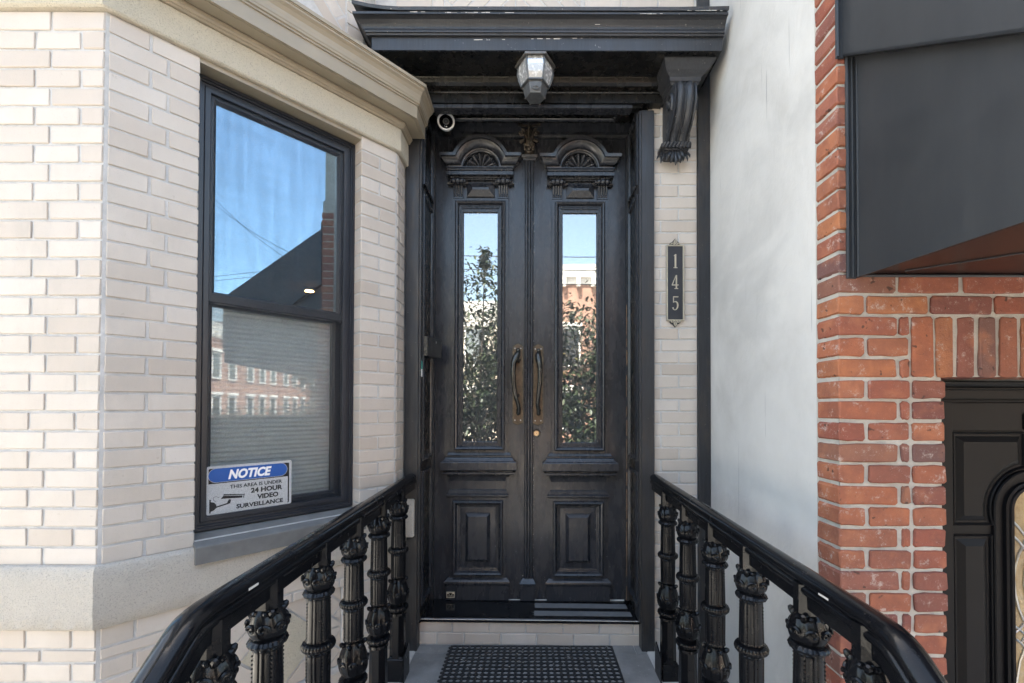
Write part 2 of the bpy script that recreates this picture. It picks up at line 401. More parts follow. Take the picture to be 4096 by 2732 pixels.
M_CAPB = MT('rubbed_gilt_bronze', .35, .6); _m = M_CAPB
_m.col(_m.ramp(_m.noise(45, det=6, rough=.7), [(.4, (.03, .027, .025)), (.58, (.12, .095, .07)), (.78, (.34, .26, .19))])); _m.bump(_m.noise(110), .3, .001); M_CAPB = M_CAPB.m
M_PLATE = MT('worn_brass_plate', .4, .75); _m = M_PLATE
_m.col(_m.ramp(_m.noise(22, det=6, rough=.7), [(.3, (.06, .045, .034)), (.6, (.13, .092, .062)), (.8, (.18, .14, .10))])); M_PLATE = M_PLATE.m
M_BRASS = simple('brass_lock', (.55, .40, .25), .3, 1, bump=0); M_STEEL = simple('steel', (.5, .5, .5), .3, 1, bump=0)
M_WPL = simple('white_plastic', (.78, .78, .76), .35, bump=0, var=.03); M_BPL = simple('black_plastic', (.012, .013, .015), .25, bump=0)
M_BPL2 = simple('black_ribbed_plastic', (.02, .021, .024), .45, bump=0); M_LENS = simple('dark_lens', (.004, .004, .005), .05, bump=0)
M_LAMPM = simple('grey_lantern_metal', (.10, .105, .11), .45, .3, var=.25, vs=40); M_LPALE = simple('zinc_lantern_cap', (.14, .13, .12), .5, .4, var=.3, vs=30)
M_PLQB = simple('plaque_black', (.022, .023, .028), .5, bump=.2); M_PLQG = simple('plaque_pale_metal', (.42, .375, .29), .4, .2, bump=.1)
M_GDOOR = mk_glass('door_glass', .33, (.55, .6, .62), .004, .05, .045); M_GWIN = mk_glass('bay_glass', .40, (.75, .82, .86), 0, .025, .010, True, (.62, .84, 1)); M_GWLO = mk_glass('bay_glass_lower', .12, (.97, .98, .98), 0, .02, .010, False, (.85, .93, 1))
M_GLAMP = mk_glass('frosted_lantern_glass', .3, (.4, .42, .44), .2, 0, .42)
M_SCREEN = mk_screen(); M_SIGNW = simple('sign_white', (.88, .88, .88), .5, bump=0, var=.02); M_SIGNB = simple('sign_blue', (.015, .105, .42), .5, bump=0, var=.02); M_SIGNK = simple('sign_black', (.012, .012, .014), .5, bump=0)
M_BLIND = simple('pleated_shade_cloth', (.84, .87, .86), .9, var=.05, bump=0); M_ROOM = simple('room_paint', (.22, .17, .12), .8, bump=0); M_DARK = simple('dark_interior', (.012, .011, .01), .8, bump=0)
M_GREEN = simple('green_sticker', (.02, .22, .19), .4, bump=0); M_COPPER = simple('bare_wood_edge', (.26, .16, .10), .7, var=.4, vs=40)
M_CAULK = simple('old_caulk', (.5, .48, .45), .8, var=.2)

# ------------------------------------------------------------------ bricks
BC = {}
def brick(parent, fr, u0, u1, z0, z1, mat=None, depth=.045, proud=0, style='pale'):
    key = (style, round(u1 - u0, 3), round(z1 - z0, 3), random.randrange(5 if style == 'red' else 2), depth)
    if key not in BC:
        L, H = (u1 - u0) / 2, (z1 - z0) / 2; r = random.Random(str(key))
        if style == 'red':
            def per(ins):
                c_ = .006; pts = [(-L, -H + c_), (-L, H - c_), (-L + c_, H), (-L * .35, H), (L * .35, H), (L - c_, H), (L, H - c_), (L, -H + c_), (L - c_, -H), (L * .3, -H), (-L * .3, -H), (-L + c_, -H)]
                return [(x * (1 - ins / L), z * (1 - ins / H)) for x, z in pts]
            J_ = [(r.uniform(-.0022, .0022), r.uniform(-.0022, .0022)) for _ in range(12)]; y_ = [r.uniform(.002, .005) for _ in range(12)]; y2 = [r.uniform(-.001, .0014) for _ in range(12)]
            q_ = MB(); q_.rings([[(x + a, depth, z + b) for (x, z), (a, b) in zip(per(0), J_)], [(x + a, yy_, z + b) for (x, z), (a, b), yy_ in zip(per(0), J_, y_)], [(x + a, yy_, z + b) for (x, z), (a, b), yy_ in zip(per(.0035), J_, y2)]], True, False, True); v, f = q_.v, q_.f
        else: v, f = cbox(-L, L, 0, depth, -H, H, .0022, .0007, r)
        me = MB().add(v, f).mesh('brick', mat or M_PALE)
        BC[key] = me
    a = random.uniform(-.004, .004) if style == 'red' else random.uniform(-.001, .001)
    jy = random.uniform(-.0025, .0025) if style == 'red' else random.uniform(-.0008, .0008)
    M = fr @ Matrix.Translation(((u0 + u1) / 2, -proud + jy, (z0 + z1) / 2)) @ Matrix.Rotation(a, 4, 'Y')
    return place(BC[key], 'brick', parent, M)
def clip(poly, nx, nz, d):                 # keep nx*x + nz*z <= d
    out = []
    for i in range(len(poly)):
        a, b = poly[i], poly[(i + 1) % len(poly)]
        da, db = nx * a[0] + nz * a[1] - d, nx * b[0] + nz * b[1] - d
        if da <= 0: out.append(a)
        if da * db < 0:
            t = da / (da - db); out.append((a[0] + (b[0] - a[0]) * t, a[1] + (b[1] - a[1]) * t))
    return out
def diag_quad(parent, fr, cx, cz, half, px0, px1, pz0, pz1, proud, course=.068, L=.21):
    """four corner fields of bricks laid at 45 degrees round a diamond"""
    for qx in (-1, 1):
        for qz in (-1, 1):
            for r in range(8):
                d0 = half / sqrt(2) + .006 + r * course
                for k in range(-5, 5):
                    a0 = k * L + (r % 2) * L / 2; a1 = a0 + L - .01
                    n = (qx / sqrt(2), qz / sqrt(2)); t = (-qz / sqrt(2), qx / sqrt(2))
                    poly = [(cx + n[0] * d + t[0] * a, cz + n[1] * d + t[1] * a) for d, a in ((d0, a0), (d0, a1), (d0 + course - .009, a1), (d0 + course - .009, a0))]
                    for c in ((1, 0, px1 if qx > 0 else cx - .004), (-1, 0, -(cx + .004) if qx > 0 else -px0), (0, 1, pz1 if qz > 0 else cz - .004), (0, -1, -(cz + .004) if qz > 0 else -pz0)):
                        if poly: poly = clip(poly, *c)
                    if len(poly) < 3: continue
                    ar = abs(sum(poly[i][0] * poly[(i + 1) % len(poly)][1] - poly[(i + 1) % len(poly)][0] * poly[i][1] for i in range(len(poly)))) / 2
                    if ar < .0006: continue
                    mx = sum(p[0] for p in poly) / len(poly); mz = sum(p[1] for p in poly) / len(poly)
                    MB().prism([(x - mx, z - mz) for x, z in poly], -proud, .04, .0015).build('brick', M_PALE, parent, M=fr @ Matrix.Translation((mx, 0, mz)))

# ------------------------------------------------------------------ the setting
GZ = -1.2
def struct(name, mb, mat, **k):
    o = mb.build(name, mat, **k); o['kind'] = 'structure'; return o
ground = struct('ground', MB().box(-150, 150, -150, 150, GZ - .3, GZ - .16), simple('earth', (.12, .11, .09), .9))
M_ASPH = simple('asphalt', (.055, .055, .058), .9, vs=3, bump=.5, bs=80); M_CONC = simple('pavement_concrete', (.46, .44, .40), .9, vs=2, bump=.3)
struct('road', MB().box(-60, 60, -12.6, -4.6, GZ - .15, GZ - .12), M_ASPH)
pv = MB().box(-60, 60, -4.6, 3.2, GZ - .15, GZ, .01); struct('pavement', pv, M_CONC)
pv2 = MB().box(-60, 60, -16, -12.6, GZ - .15, GZ, .01); struct('far_pavement', pv2, M_CONC)

# ------------------------------------------------------------------ sweeps in plan (cornices round the bay)
def off_poly(pts, e):
    n = len(pts); out = []
    nr = []
    for i in range(n - 1):
        d = (Vector(pts[i + 1]) - Vector(pts[i])).normalized(); nr.append(Vector((d.y, -d.x)))
    for i in range(n):
        p = Vector(pts[i])
        if i == 0: q = p + nr[0] * e
        elif i == n - 1: q = p + nr[-1] * e
        else:
            a, b = nr[i - 1], nr[i]; q = p + (a + b) * (e / (1 + a.dot(b)))
        out.append((q.x, q.y))
    return out
def subdiv(pts, L):
    out = []
    for i in range(len(pts) - 1):
        a, b = Vector(pts[i]), Vector(pts[i + 1]); n = max(1, int((b - a).length / L))
        for k in range(n): out.append(tuple(a.lerp(b, k / n)))
    out.append(tuple(pts[-1])); return out
def sweep(pts, prof, jit=0, step=0):
    m = MB(); rings = []
    base = [off_poly(pts, e) for e, z in prof]
    cols = []
    npt = len(pts)
    for i in range(npt - 1):
        L = (Vector(pts[i + 1]) - Vector(pts[i])).length; k = max(1, int(L / step)) if step else 1
        for j in range(k): cols.append((i, j / k))
    cols.append((npt - 2, 1.0))
    for i, t in cols:
        r = []
        for q, (e, z) in enumerate(prof):
            a, b = base[q][i], base[q][i + 1]
            jx = random.uniform(-jit, jit) if e > 0.001 else 0; jz = random.uniform(-jit, jit) if e > 0.001 else 0
            r.append((a[0] + (b[0] - a[0]) * t + jx * .7, a[1] + (b[1] - a[1]) * t - jx * .7, z + jz))
        rings.append(r)
    return m.rings(rings, True, True, True)

# ================================================================== THE BAY WINDOW
bay = thing('bay_window', 'angled bay of pale beige brick with tan metal cornice and one tall window', 'bay window', (C1.x, C1.y, GZ))
BP = [(-3.6, 1.499), (C1.x, C1.y), (C2.x, C2.y), (C2.x, 2.50)]
FA = Matrix.Translation((0, 1.499, 0))
S0, S1, WZ0, WZ1 = .268, .9295, .864, 2.702
ZB0, ZB1 = .6075, .8226; ZT = 2.726
core = MB(); c = .0045
def prismplan(m, pts, z0, z1):
    return m.rings([[(x, y, z0) for x, y in pts], [(x, y, z1) for x, y in pts]], True, True, True)
def bseg(m, s0, s1, z0, z1, fr=FR_B, th=.12, fro=c):
    m.box(s0, s1, fro, th, z0, z1, 0, fr)
def wedgeplan(m, z0, z1, e):            # solid corner pieces so the mortar turns the corner
    o = off_poly(BP, -e)
    i = off_poly(BP, -.14)
    def at(P1, P2, L): d = (Vector(P2) - Vector(P1)).normalized(); return (P1[0] + d.x * L, P1[1] + d.y * L)
    return o, i
o, i = wedgeplan(core, 0, 0, c)
def onB(pl, s): a = Vector(pl[1]); base = C1 + UB * s; return tuple(base + (a - C1) - UB * (a - C1).dot(UB))
# left pier (face A + start of face B)
prismplan(core, [(-1.845, 1.499 + c), o[1], onB(o, S0 - .003), onB(i, S0 - .003), i[1], (-1.845, 1.64)], GZ, ZT)
prismplan(core, [onB(o, S1 + .003), o[2], (o[3][0], 2.53), (i[3][0], 2.53), i[2], onB(i, S1 + .003)], GZ, ZT)
prismplan(core, [onB(o, S0 - .003), onB(o, S1 + .003), onB(i, S1 + .003), onB(i, S0 - .003)], .497, WZ0 - .02)
o2 = off_poly(BP, -c - .014)
prismplan(core, [onB(o, S0 - .003), onB(o, .35), onB(i, .35), onB(i, S0 - .003)], GZ, .497)
prismplan(core, [onB(o, .848), onB(o, S1 + .003), onB(i, S1 + .003), onB(i, .848)], GZ, .497)
prismplan(core, [onB(o2, .35), onB(o2, .848), onB(i, .848), onB(i, .35)], .12, .497)
prismplan(core, [onB(o, .35), onB(o, .848), onB(i, .848), onB(i, .35)], GZ, .12)
prismplan(core, [(-3.6, 1.499 + c), (-1.845, 1.499 + c), (-1.845, 1.64), (-3.6, 1.64)], GZ, .86)
prismplan(core, [o[0], o[1], o[2], o[3], i[3], i[2], i[1], i[0]], ZT, 2.86)
core.build('wall', M_MORT, bay)
H29 = (ZT - ZB1) / 29; J = .0082
def rowA(z0, z1, k, st=None):
    if k % 2 == 0: segs = [(-1.838, -1.655), (-1.646, -1.4685)]
    else: segs = [(-1.838, -1.7085), (-1.6995, -1.5515), (-1.5425, -1.4685)]
    for a, b in segs: brick(bay, FA, a, b, z0, z1)
def rowB(z0, z1, k, left=True):
    sp = .1224 if k % 2 == 0 else .1724
    for a, b in ((.012, sp - .0045), (sp + .0045, S0)): brick(bay, FR_B, a, b, z0, z1)
def rowBr(z0, z1, k):
    if k % 2 == 0: segs = [(S1, 1.122)]
    else: segs = [(S1, 1.0245), (1.0335, 1.122)]
    for a, b in segs: brick(bay, FR_B, a, b, z0, z1, depth=.092)
def rowC(z0, z1, k):
    segs = [(.010, .138)] if k % 2 else [(.010, .064), (.073, .138)]
    for a, b in segs: brick(bay, FR_C, a, b, z0, z1)
for k in range(29):
    z1 = ZT - k * H29 - (J if k else .003); z0 = ZT - (k + 1) * H29
    z0 += 0.0
    rowA(z0 + .0, z1, k); rowB(z0, z1, k); rowBr(z0, z1, k); rowC(z0, z1, k)
# courses under the render band
zz = ZB0; low = MB()
def lowbrick(fr, a, b, z0, z1, vis):
    if vis: brick(bay, fr, a, b, z0, z1)
    else: low.box(a, b, 0, .03, z0, z1, .002, fr)
k = 0
while zz > GZ + .05:
    z1 = zz - (.003 if k == 0 else J); z0 = zz - H29
    if k == 1: z0 = .497
    segs = [(-1.838, -1.655), (-1.646, -1.4685)] if k % 2 else [(-1.838, -1.7085), (-1.6995, -1.5515), (-1.5425, -1.4685)]
    for a, b in segs: lowbrick(FA, a, b, z0, z1, zz > .41)
    off = 0 if k % 2 else -.105
    cuts = [.012] + [q for q in [off + .21 * j for j in range(1, 7)] if .03 < q < 1.11] + [1.131]
    for a, b in zip(cuts[:-1], cuts[1:]):
        b -= .009
        if k > 1 and z1 > .12:
            if a < .35 < b: b = .346
            if a < .848 < b: a = .852
            if a >= .345 and b <= .851: continue
            if a < .848 and a > .346: continue
        if b - a > .02: lowbrick(FR_B, a, b, z0, z1, z1 > (.30 if a < .3 else .02))
    for a, b in ([(.010, .138)] if k % 2 else [(.010, .064), (.073, .138)]): lowbrick(FR_C, a, b, z0, z1, z1 > .3)
    zz = z0; k += 1
o_ = low.build('brickwork', M_PALE, bay); o_['kind'] = 'stuff'
FRp = FR_B @ Matrix.Translation((0, .012, 0))
diag_quad(bay, FRp, .597, .308, .17, .352, .846, .124, .493, 0)
MB().prism([(-.165, 0), (0, -.165), (.165, 0), (0, .165)], -.001, .05, .003).build('diamond_inset', M_CREAM, bay, M=FRp @ Matrix.Translation((.597, 0, .308)), label='rough render diamond set among the slanting bricks')
bd = [(0, ZB0), (.014, ZB0 + .001), (.021, ZB0 + .010), (.0225, ZB0 + .05), (.0225, ZB0 + .11), (.0225, ZB1 - .05), (.021, ZB1 - .014), (.013, ZB1 - .002), (0, ZB1 + .001), (-.03, ZB1), (-.03, ZB0)]
sweep(BP, bd, .0013, .018).build('render_band', M_BAND, bay, True)
MB().box(-.700, -.642, 2.455, 2.50, .637, .848, .006).build('render_band', M_BAND, bay)
fz = [(-.02, ZT), (.014, ZT), (.020, ZT + .006), (.0205, ZT + .04), (.0205, 2.815), (.020, 2.846), (-.02, 2.846)]
sweep(BP, fz, .0009, .02).build('frieze', M_CREAM, bay, True)
corn = part_empty('cornice', bay)
up = lambda pr, d=.014: [(e, z + d) for e, z in pr]
sweep([BP[0], BP[1], BP[2], (C2.x, 2.47)], up([(0, 2.832), (.030, 2.832), (.033, 2.836), (.033, 2.841), (.037, 2.843), (.039, 2.849), (.0435, 2.852), (.0445, 2.861), (.042, 2.866), (0, 2.866)])).build('bed_moulding', M_TAN, corn, False)
sweep([BP[0], BP[1], BP[2], (C2.x, 2.47)], up([(0, 2.867), (.100, 2.867), (.100, 2.872), (.103, 2.872), (.103, 2.867), (.1155, 2.867), (.1155, 2.930), (.118, 2.932), (.122, 2.932), (.1225, 2.939), (.129, 2.942), (.1295, 2.950), (.132, 2.954), (.133, 2.966), (.137, 2.982), (.146, 2.997), (.156, 3.006), (.157, 3.013), (.1605, 3.014), (.1605, 3.018), (.1657, 3.018), (.1657, 3.034), (-.10, 3.06), (-.10, 2.867)])).build('cornice_fascia', M_TAN, corn, False)
# sill
sl = MB(); yo = -.040
sl.rings([[(s, yo, .761), (s, .115, .761), (s, .115, .860), (s, .06, .857), (s, yo + .004, .829), (s, yo, .824)] for s in (S0 - .004, .45, .7, .945)], True, True, True, FR_B)
sl.build('sill', M_SILL, bay)
MB().box(S0, S1, .002, .092, 2.706, ZT, 0, FR_B).build('lintel_soffit', M_TAN, bay)
# window
win = MB().frame(S0 + .001, S1 - .001, WZ0, WZ1, [(0, .14), (0, .066), (.010, .066), (.012, .074), (.018, .074), (.020, .082), (.030, .082), (.030, .14)], False, FR_B).build('window', M_FRAME, bay)
MB().frame(S0 + .031, S1 - .031, WZ0 + .031, WZ1 - .031, [(0, .10), (0, .079), (.003, .077), (.020, .077), (.022, .080), (.022, .10)], False, FR_B).build('screen_frame', M_FRAME, win)
MB().box(S0 + .052, S1 - .052, .0845, .0848, WZ0 + .052, WZ1 - .052, 0, FR_B).build('insect_screen', M_SCREEN, win)
ZM = 1.815
MB().frame(S0 + .03, S1 - .03, ZM - .022, WZ1 - .03, [(0, .125), (0, .095), (.004, .092), (.036, .092), (.040, .097), (.046, .104), (.046, .125)], False, FR_B).build('sash', M_FRAME, win)
MB().frame(S0 + .03, S1 - .03, WZ0 + .03, ZM + .018, [(0, .165), (0, .132), (.004, .129), (.038, .129), (.042, .134), (.048, .141), (.048, .165)], False, FR_B).build('sash', M_FRAME, win)
MB().box(S0 + .07, S1 - .07, .107, .111, ZM + .015, WZ1 - .07, 0, FR_B).build('pane', M_GWIN, win)
MB().box(S0 + .07, S1 - .07, .145, .149, WZ0 + .07, ZM - .022, 0, FR_B).build('pane', M_GWLO, win)
# neighbouring front window of the bay, only its edge is in view
w2 = MB().frame(-3.0, -1.847, WZ0, WZ1, [(0, 1.60), (0, 1.565), (.02, 1.565), (.025, 1.575), (.05, 1.575), (.05, 1.60)], False).build('window', M_FRAME, bay)
MB().box(-2.95, -1.85, 1.585, 1.59, WZ0 + .05, WZ1 - .05).build('pane', M_GWIN, w2)
MB().box(-3.6, -3.0, 1.503, 1.64, .86, ZT).build('wall', M_MORT, bay)
MB().box(-3.0, -1.845, 1.47, 1.64, .80, .862, .004).build('sill', M_SILL, bay)
# the room inside
rm = MB(); rp = [(-3.6, 1.62), (i[1][0] - .0, 1.65), (C2.x - .16, 2.40), (C2.x - .16, 6.4), (-3.6, 6.4)]
rm2 = [(-3.58, 1.66), (-1.42, 1.66), (-.87, 2.30), (-.87, 6.4), (-3.58, 6.4)]
def wallplan(a, b, th, z0, z1, m):
    a, b = Vector(a), Vector(b); d = (b - a).normalized(); n = Vector((-d.y, d.x)) * th
    m.rings([[(a.x, a.y, z0), (b.x, b.y, z0), (b.x + n.x, b.y + n.y, z0), (a.x + n.x, a.y + n.y, z0)], [(a.x, a.y, z1), (b.x, b.y, z1), (b.x + n.x, b.y + n.y, z1), (a.x + n.x, a.y + n.y, z1)]], True, True, True)
wallplan((-.84, 2.45), (-.84, 6.4), -.05, .2, 2.86, rm); wallplan((-.84, 6.4), (-3.58, 6.4), -.05, .2, 2.86, rm); wallplan((-3.58, 6.4), (-3.58, 1.66), -.05, .2, 2.86, rm)
rm.build('room_wall', M_ROOM, bay)
prismplan(MB(), [(-3.58, 1.64), (-1.50, 1.64), (-.86, 2.36), (-.86, 6.4), (-3.58, 6.4)], 2.72, 2.76).build('ceiling', M_ROOM, bay)
prismplan(MB(), [(-3.58, 1.64), (-1.50, 1.64), (-.86, 2.36), (-.86, 6.4), (-3.58, 6.4)], .2, .25).build('room_floor', M_ROOM, bay)
# pleated shade
bl = MB(); rr = []
z = WZ0 + .01; q = 0
while z < 1.80:
    rr.append([(S0 + .03, .172 + (.009 if q % 2 else 0), z), (S1 - .045, .172 + (.009 if q % 2 else 0), z)]); z += .0105; q += 1
bl.rings(rr, False, M=FR_B)
tag(bl.build('pleated_shade', M_BLIND), 'pale pleated shade drawn down behind the lower half of the bay window', 'window shade')
lm = thing('ceiling_light', 'small glowing recessed ceiling light seen through the upper window pane', 'light', (-2.525, 5.03, 2.70))
Ml = Matrix.Translation((-2.525, 5.03, 2.70))
MB().lathe([(-.004, .052), (.0, .062), (.018, .062), (.018, .045), (-.001, .045)], 20).build('trim_ring', M_WPL, lm, M=Ml)
MB().lathe([(-.009, .044), (-.005, .044)], 20).build('bulb', mk_emit('warm_bulb', (1, .42, .12), 45), lm, M=Ml)
# NOTICE sign, stands inside the screen
DS = .0872
tl, tr, brc, bll = PB(812, 1878, DS), PB(1160, 1846, DS), PB(1170, 2044, DS), PB(812, 2110, DS)
sx0, sx1 = (tl[0] + bll[0]) / 2, (tr[0] + brc[0]) / 2; sz1, sz0 = (tl[1] + tr[1]) / 2, (brc[1] + bll[1]) / 2
SW, SH = sx1 - sx0, sz1 - sz0
sx0 = max(sx0, S0 + .0545); sz0 = WZ0 + .0535; sz1 += .008; SW, SH = sx1 - sx0, sz1 - sz0
FS = FR_B @ Matrix.Translation((sx0, DS, sz0))
sign = thing('notice_sign', 'white notice sign with blue oval header and camera drawing in the window corner', 'sign', (FS.translation.x, FS.translation.y, sz0))
def rrect(x0, x1, z0, z1, r, n=5):
    out = []
    for cx, cz, a0 in ((x1 - r, z1 - r, 0), (x0 + r, z1 - r, 90), (x0 + r, z0 + r, 180), (x1 - r, z0 + r, 270)):
        for k in range(n + 1):
            a = radians(a0 + 90 * k / n); out.append((cx + r * cos(a), cz + r * sin(a)))
    return out
def flat(poly, y, name, mat, lab=None, th=.0004): return MB().prism(poly, y - th, y).build(name, mat, sign, M=FS, label=lab)
flat(rrect(0, SW, 0, SH, .008), 0, 'board', M_SIGNW, th=.0012)
flat(rrect(.006, SW - .010, .006, SH - .010, .006), -.0013, 'border', M_SIGNK)
flat(rrect(.005, SW - .016, .004, SH * .635, .002), -.0018, 'text_panel', M_SIGNW)
flat(rrect(.004, SW - .018, SH * .655, SH * .955, SH * .149, 8), -.0018, 'header_rim', M_SIGNW)
flat(rrect(.0055, SW - .0195, SH * .655 + .0016, SH * .955 - .0016, SH * .149 - .0017, 8), -.0023, 'header', M_SIGNB)
RT = Matrix.Rotation(pi / 2, 4, 'X')
def stx(body, x0, x1, z0, z1, mat, sh=0, off=.02):
    return text_mesh(body, 1, mat, 'lettering', FS @ Matrix.Translation((0, -.0028, 0)) @ RT, sign, sh, .0002, off, fit=(x0 * SW, x1 * SW, z0 * SH, z1 * SH))
stx('NOTICE', .23, .74, .70, .905, M_SIGNW, .25, .045)
stx('THIS AREA IS UNDER', .25, .875, .50, .58, M_SIGNK, 0, .022)
stx('24 HOUR', .49, .88, .355, .465, M_SIGNK, 0, .045)
stx('VIDEO', .565, .83, .205, .315, M_SIGNK, 0, .045)
stx('SURVEILLANCE', .325, .89, .06, .155, M_SIGNK, 0, .038)
ic = MB(); q = -.0024
def ipol(p): ic.prism([(x * SW - .02 * SW, (z - .10) * SH) for x, z in p], q - .0003, q)
ipol([(.05, .14), (.065, .14), (.065, .42), (.05, .42)])
ipol([(.065, .17), (.10, .19), (.125, .235), (.125, .30), (.10, .35), (.065, .37)])
ipol([(.12, .235), (.26, .285), (.255, .31), (.12, .265)]); ipol([(.235, .29), (.275, .29), (.285, .37), (.26, .38)])
ipol([(.17, .41), (.41, .38), (.415, .425), (.20, .465)]); ipol([(.195, .475), (.43, .435), (.435, .45), (.205, .50)])
ipol([(.42, .375), (.428, .375), (.44, .46), (.43, .46)]); ic.tube([(.135 * SW, q, .34 * SH), (.10 * SW, q, .37 * SH), (.07 * SW, q, .35 * SH), (.075 * SW, q, .30 * SH), (.10 * SW, q, .26 * SH)], .0008, 5)
ic.build('camera_pictogram', M_SIGNK, sign, M=FS)
MB().ball((SW - .006, -.0013, SH - .007), .0017, 8, 5).build('screw_hole', M_SIGNK, sign, M=FS)

# ================================================================== THE ROW HOUSE
house = thing('row_house', 'pale brick house front round the black double door', 'house', (0, 2.5, GZ))
FH = Matrix.Translation((0, 2.50, 0))
w = MB()
w.box(.68, 1.03, 2.5045, 2.92, GZ, 3.6); w.box(-.90, 1.03, 2.5045, 2.92, 3.16, 8.1)
w.box(-.76, -.66, 2.5045, 2.92, GZ, 3.6)
w.build('wall', M_MORT, house)
mass = MB(); mass.box(-4.5, 1.03, 6.5, 12.5, GZ, 8.2); mass.box(-.78, 1.02, 2.93, 6.5, 3.2, 8.2); mass.box(-4.5, -.90, 2.53, 6.5, 2.9, 8.2); mass.box(-4.5, -3.64, 1.6, 6.5, GZ, 8.2); mass.box(-.77, 1.02, 2.93, 6.5, GZ, 3.19)
mass.build('house_body', M_MORT, house)
MB().box(-4.6, 1.03, 2.2, 12.6, 8.2, 8.4).build('roof', M_DARKMET, house)
RH = .0682; ZR = 2.978
def strip_rows(k0, k1):
    for k in range(k0, k1):
        z1 = ZR - k * RH - .0045; z0 = ZR - (k + 1) * RH + .0045
        segs = [(.700, .8465), (.8555, .9545)] if k % 2 else [(.700, .744), (.753, .9545)]
        for a, b in segs:
            if z1 < -.02: continue
            brick(house, FH, a, b, z0, z1)
strip_rows(-2, 43)
MB().box(.956, 1.022, 2.478, 2.53, GZ, 6).build('corner_board', M_TRIM, house)
# riser under the threshold (sagging a little to the right)
SAG = -atan2(.022, 1.28)
FRS = Matrix.Translation((0, 2.54, .0)) @ Matrix.Rotation(-SAG * -1, 4, 'Y')
FRS = Matrix.Translation((0, 2.54, 0)) @ Matrix.Rotation(.009, 4, 'Y')
MB().box(-.64, .66, .006, .25, -.03, .128, 0, FRS).build('riser_mortar', M_MORT, house)
for k, cuts in ((0, [-.632, -.440, -.228, -.018, .197, .405, .600, .648]), (1, [-.632, -.528, -.372, -.160, .045, .258, .465, .648])):
    z1 = .132 - k * .069; 
    for a, b in zip(cuts[:-1], cuts[1:]): brick(house, FRS, a + .004, b - .004, z1 - .062, z1)
thr = MB(); thr.box(-.622, .640, -.012, .262, .130, .155, .003, FRS)
th_o = thr.build('threshold', M_GRAN, house)
gs = MB(); gs.box(.03, .60, .030, .088, .1552, .1575, .0008, FRS); gs.build('grip_strip', M_GRIP, th_o)
gs = MB(); gs.box(.035, .595, .130, .190, .1552, .1575, .0008, FRS); gs.build('grip_strip', M_GRIP, th_o)
# upper bay above the cornice
U2 = Vector((-.887, 2.34)); U1 = U2 - UB * 1.13
UP = [(U1.x - 2, U1.y), (U1.x, U1.y), (U2.x, U2.y), (U2.x, 2.505)]
uo = off_poly(UP, -c)
ub = MB(); prismplan(ub, [uo[0], uo[1], uo[2], (uo[3][0], 2.6), (uo[0][0], 2.6)], 2.95, 6.2); ub.build('upper_bay', M_MORT, house)
FU = Matrix.Translation((U2.x, U2.y, 0)) @ Matrix.Rotation(ANGB, 4, 'Z'); FUC = Matrix.Translation((U2.x, U2.y, 0)) @ Matrix.Rotation(pi / 2, 4, 'Z')
for k in range(-8, 3):
    z1 = 3.03 - k * H29; z0 = z1 - H29 + J
    sp = [(-.098, -.008)]
    for a, b in sp: brick(house, FU, a, b, z0, z1)
    brick(house, FUC, .010, .15, z0, z1)
FUp = FU @ Matrix.Translation((0, .004, 0))
diag_quad(house, FUp, -.36, 3.30, .15, -.60, -.108, 2.98, 3.56, 0)
# facade above the hood: bricks and slanting bricks round a small diamond
for k in range(-11, -4):
    z1 = ZR - k * RH - .0045; z0 = ZR - (k + 1) * RH + .0045
    if z0 < 3.33: continue
    for j in range(-1, 5):
        a = .42 + (j + (.5 if k % 2 else 0)) * .212; b = a + .203
        if b > .955: b = .9545
        if a < .30: a = .30
        if b - a > .03: brick(house, FH, a, b, z0, z1)
    for j in range(3):
        a = -.875 + (j + (.5 if k % 2 else 0)) * .212; b = a + .203
        if b > -.50: b = -.50
        if a < b - .03: brick(house, FH, a, b, z0, z1)
MB().box(-.49, .29, .0, .03, 3.75, 3.80, 0, FH).build('band_course', M_PALE, house)
diag_quad(house, FH @ Matrix.Translation((0, .002, 0)), -.085, 3.60, .055, -.49, .29, 3.33, 3.745, 0)
MB().prism([(-.05, 0), (0, -.05), (.05, 0), (0, .05)], -.001, .05, .003).build('diamond_inset', M_CREAM, house, M=FH @ Matrix.Translation((-.085, 0, 3.60)))

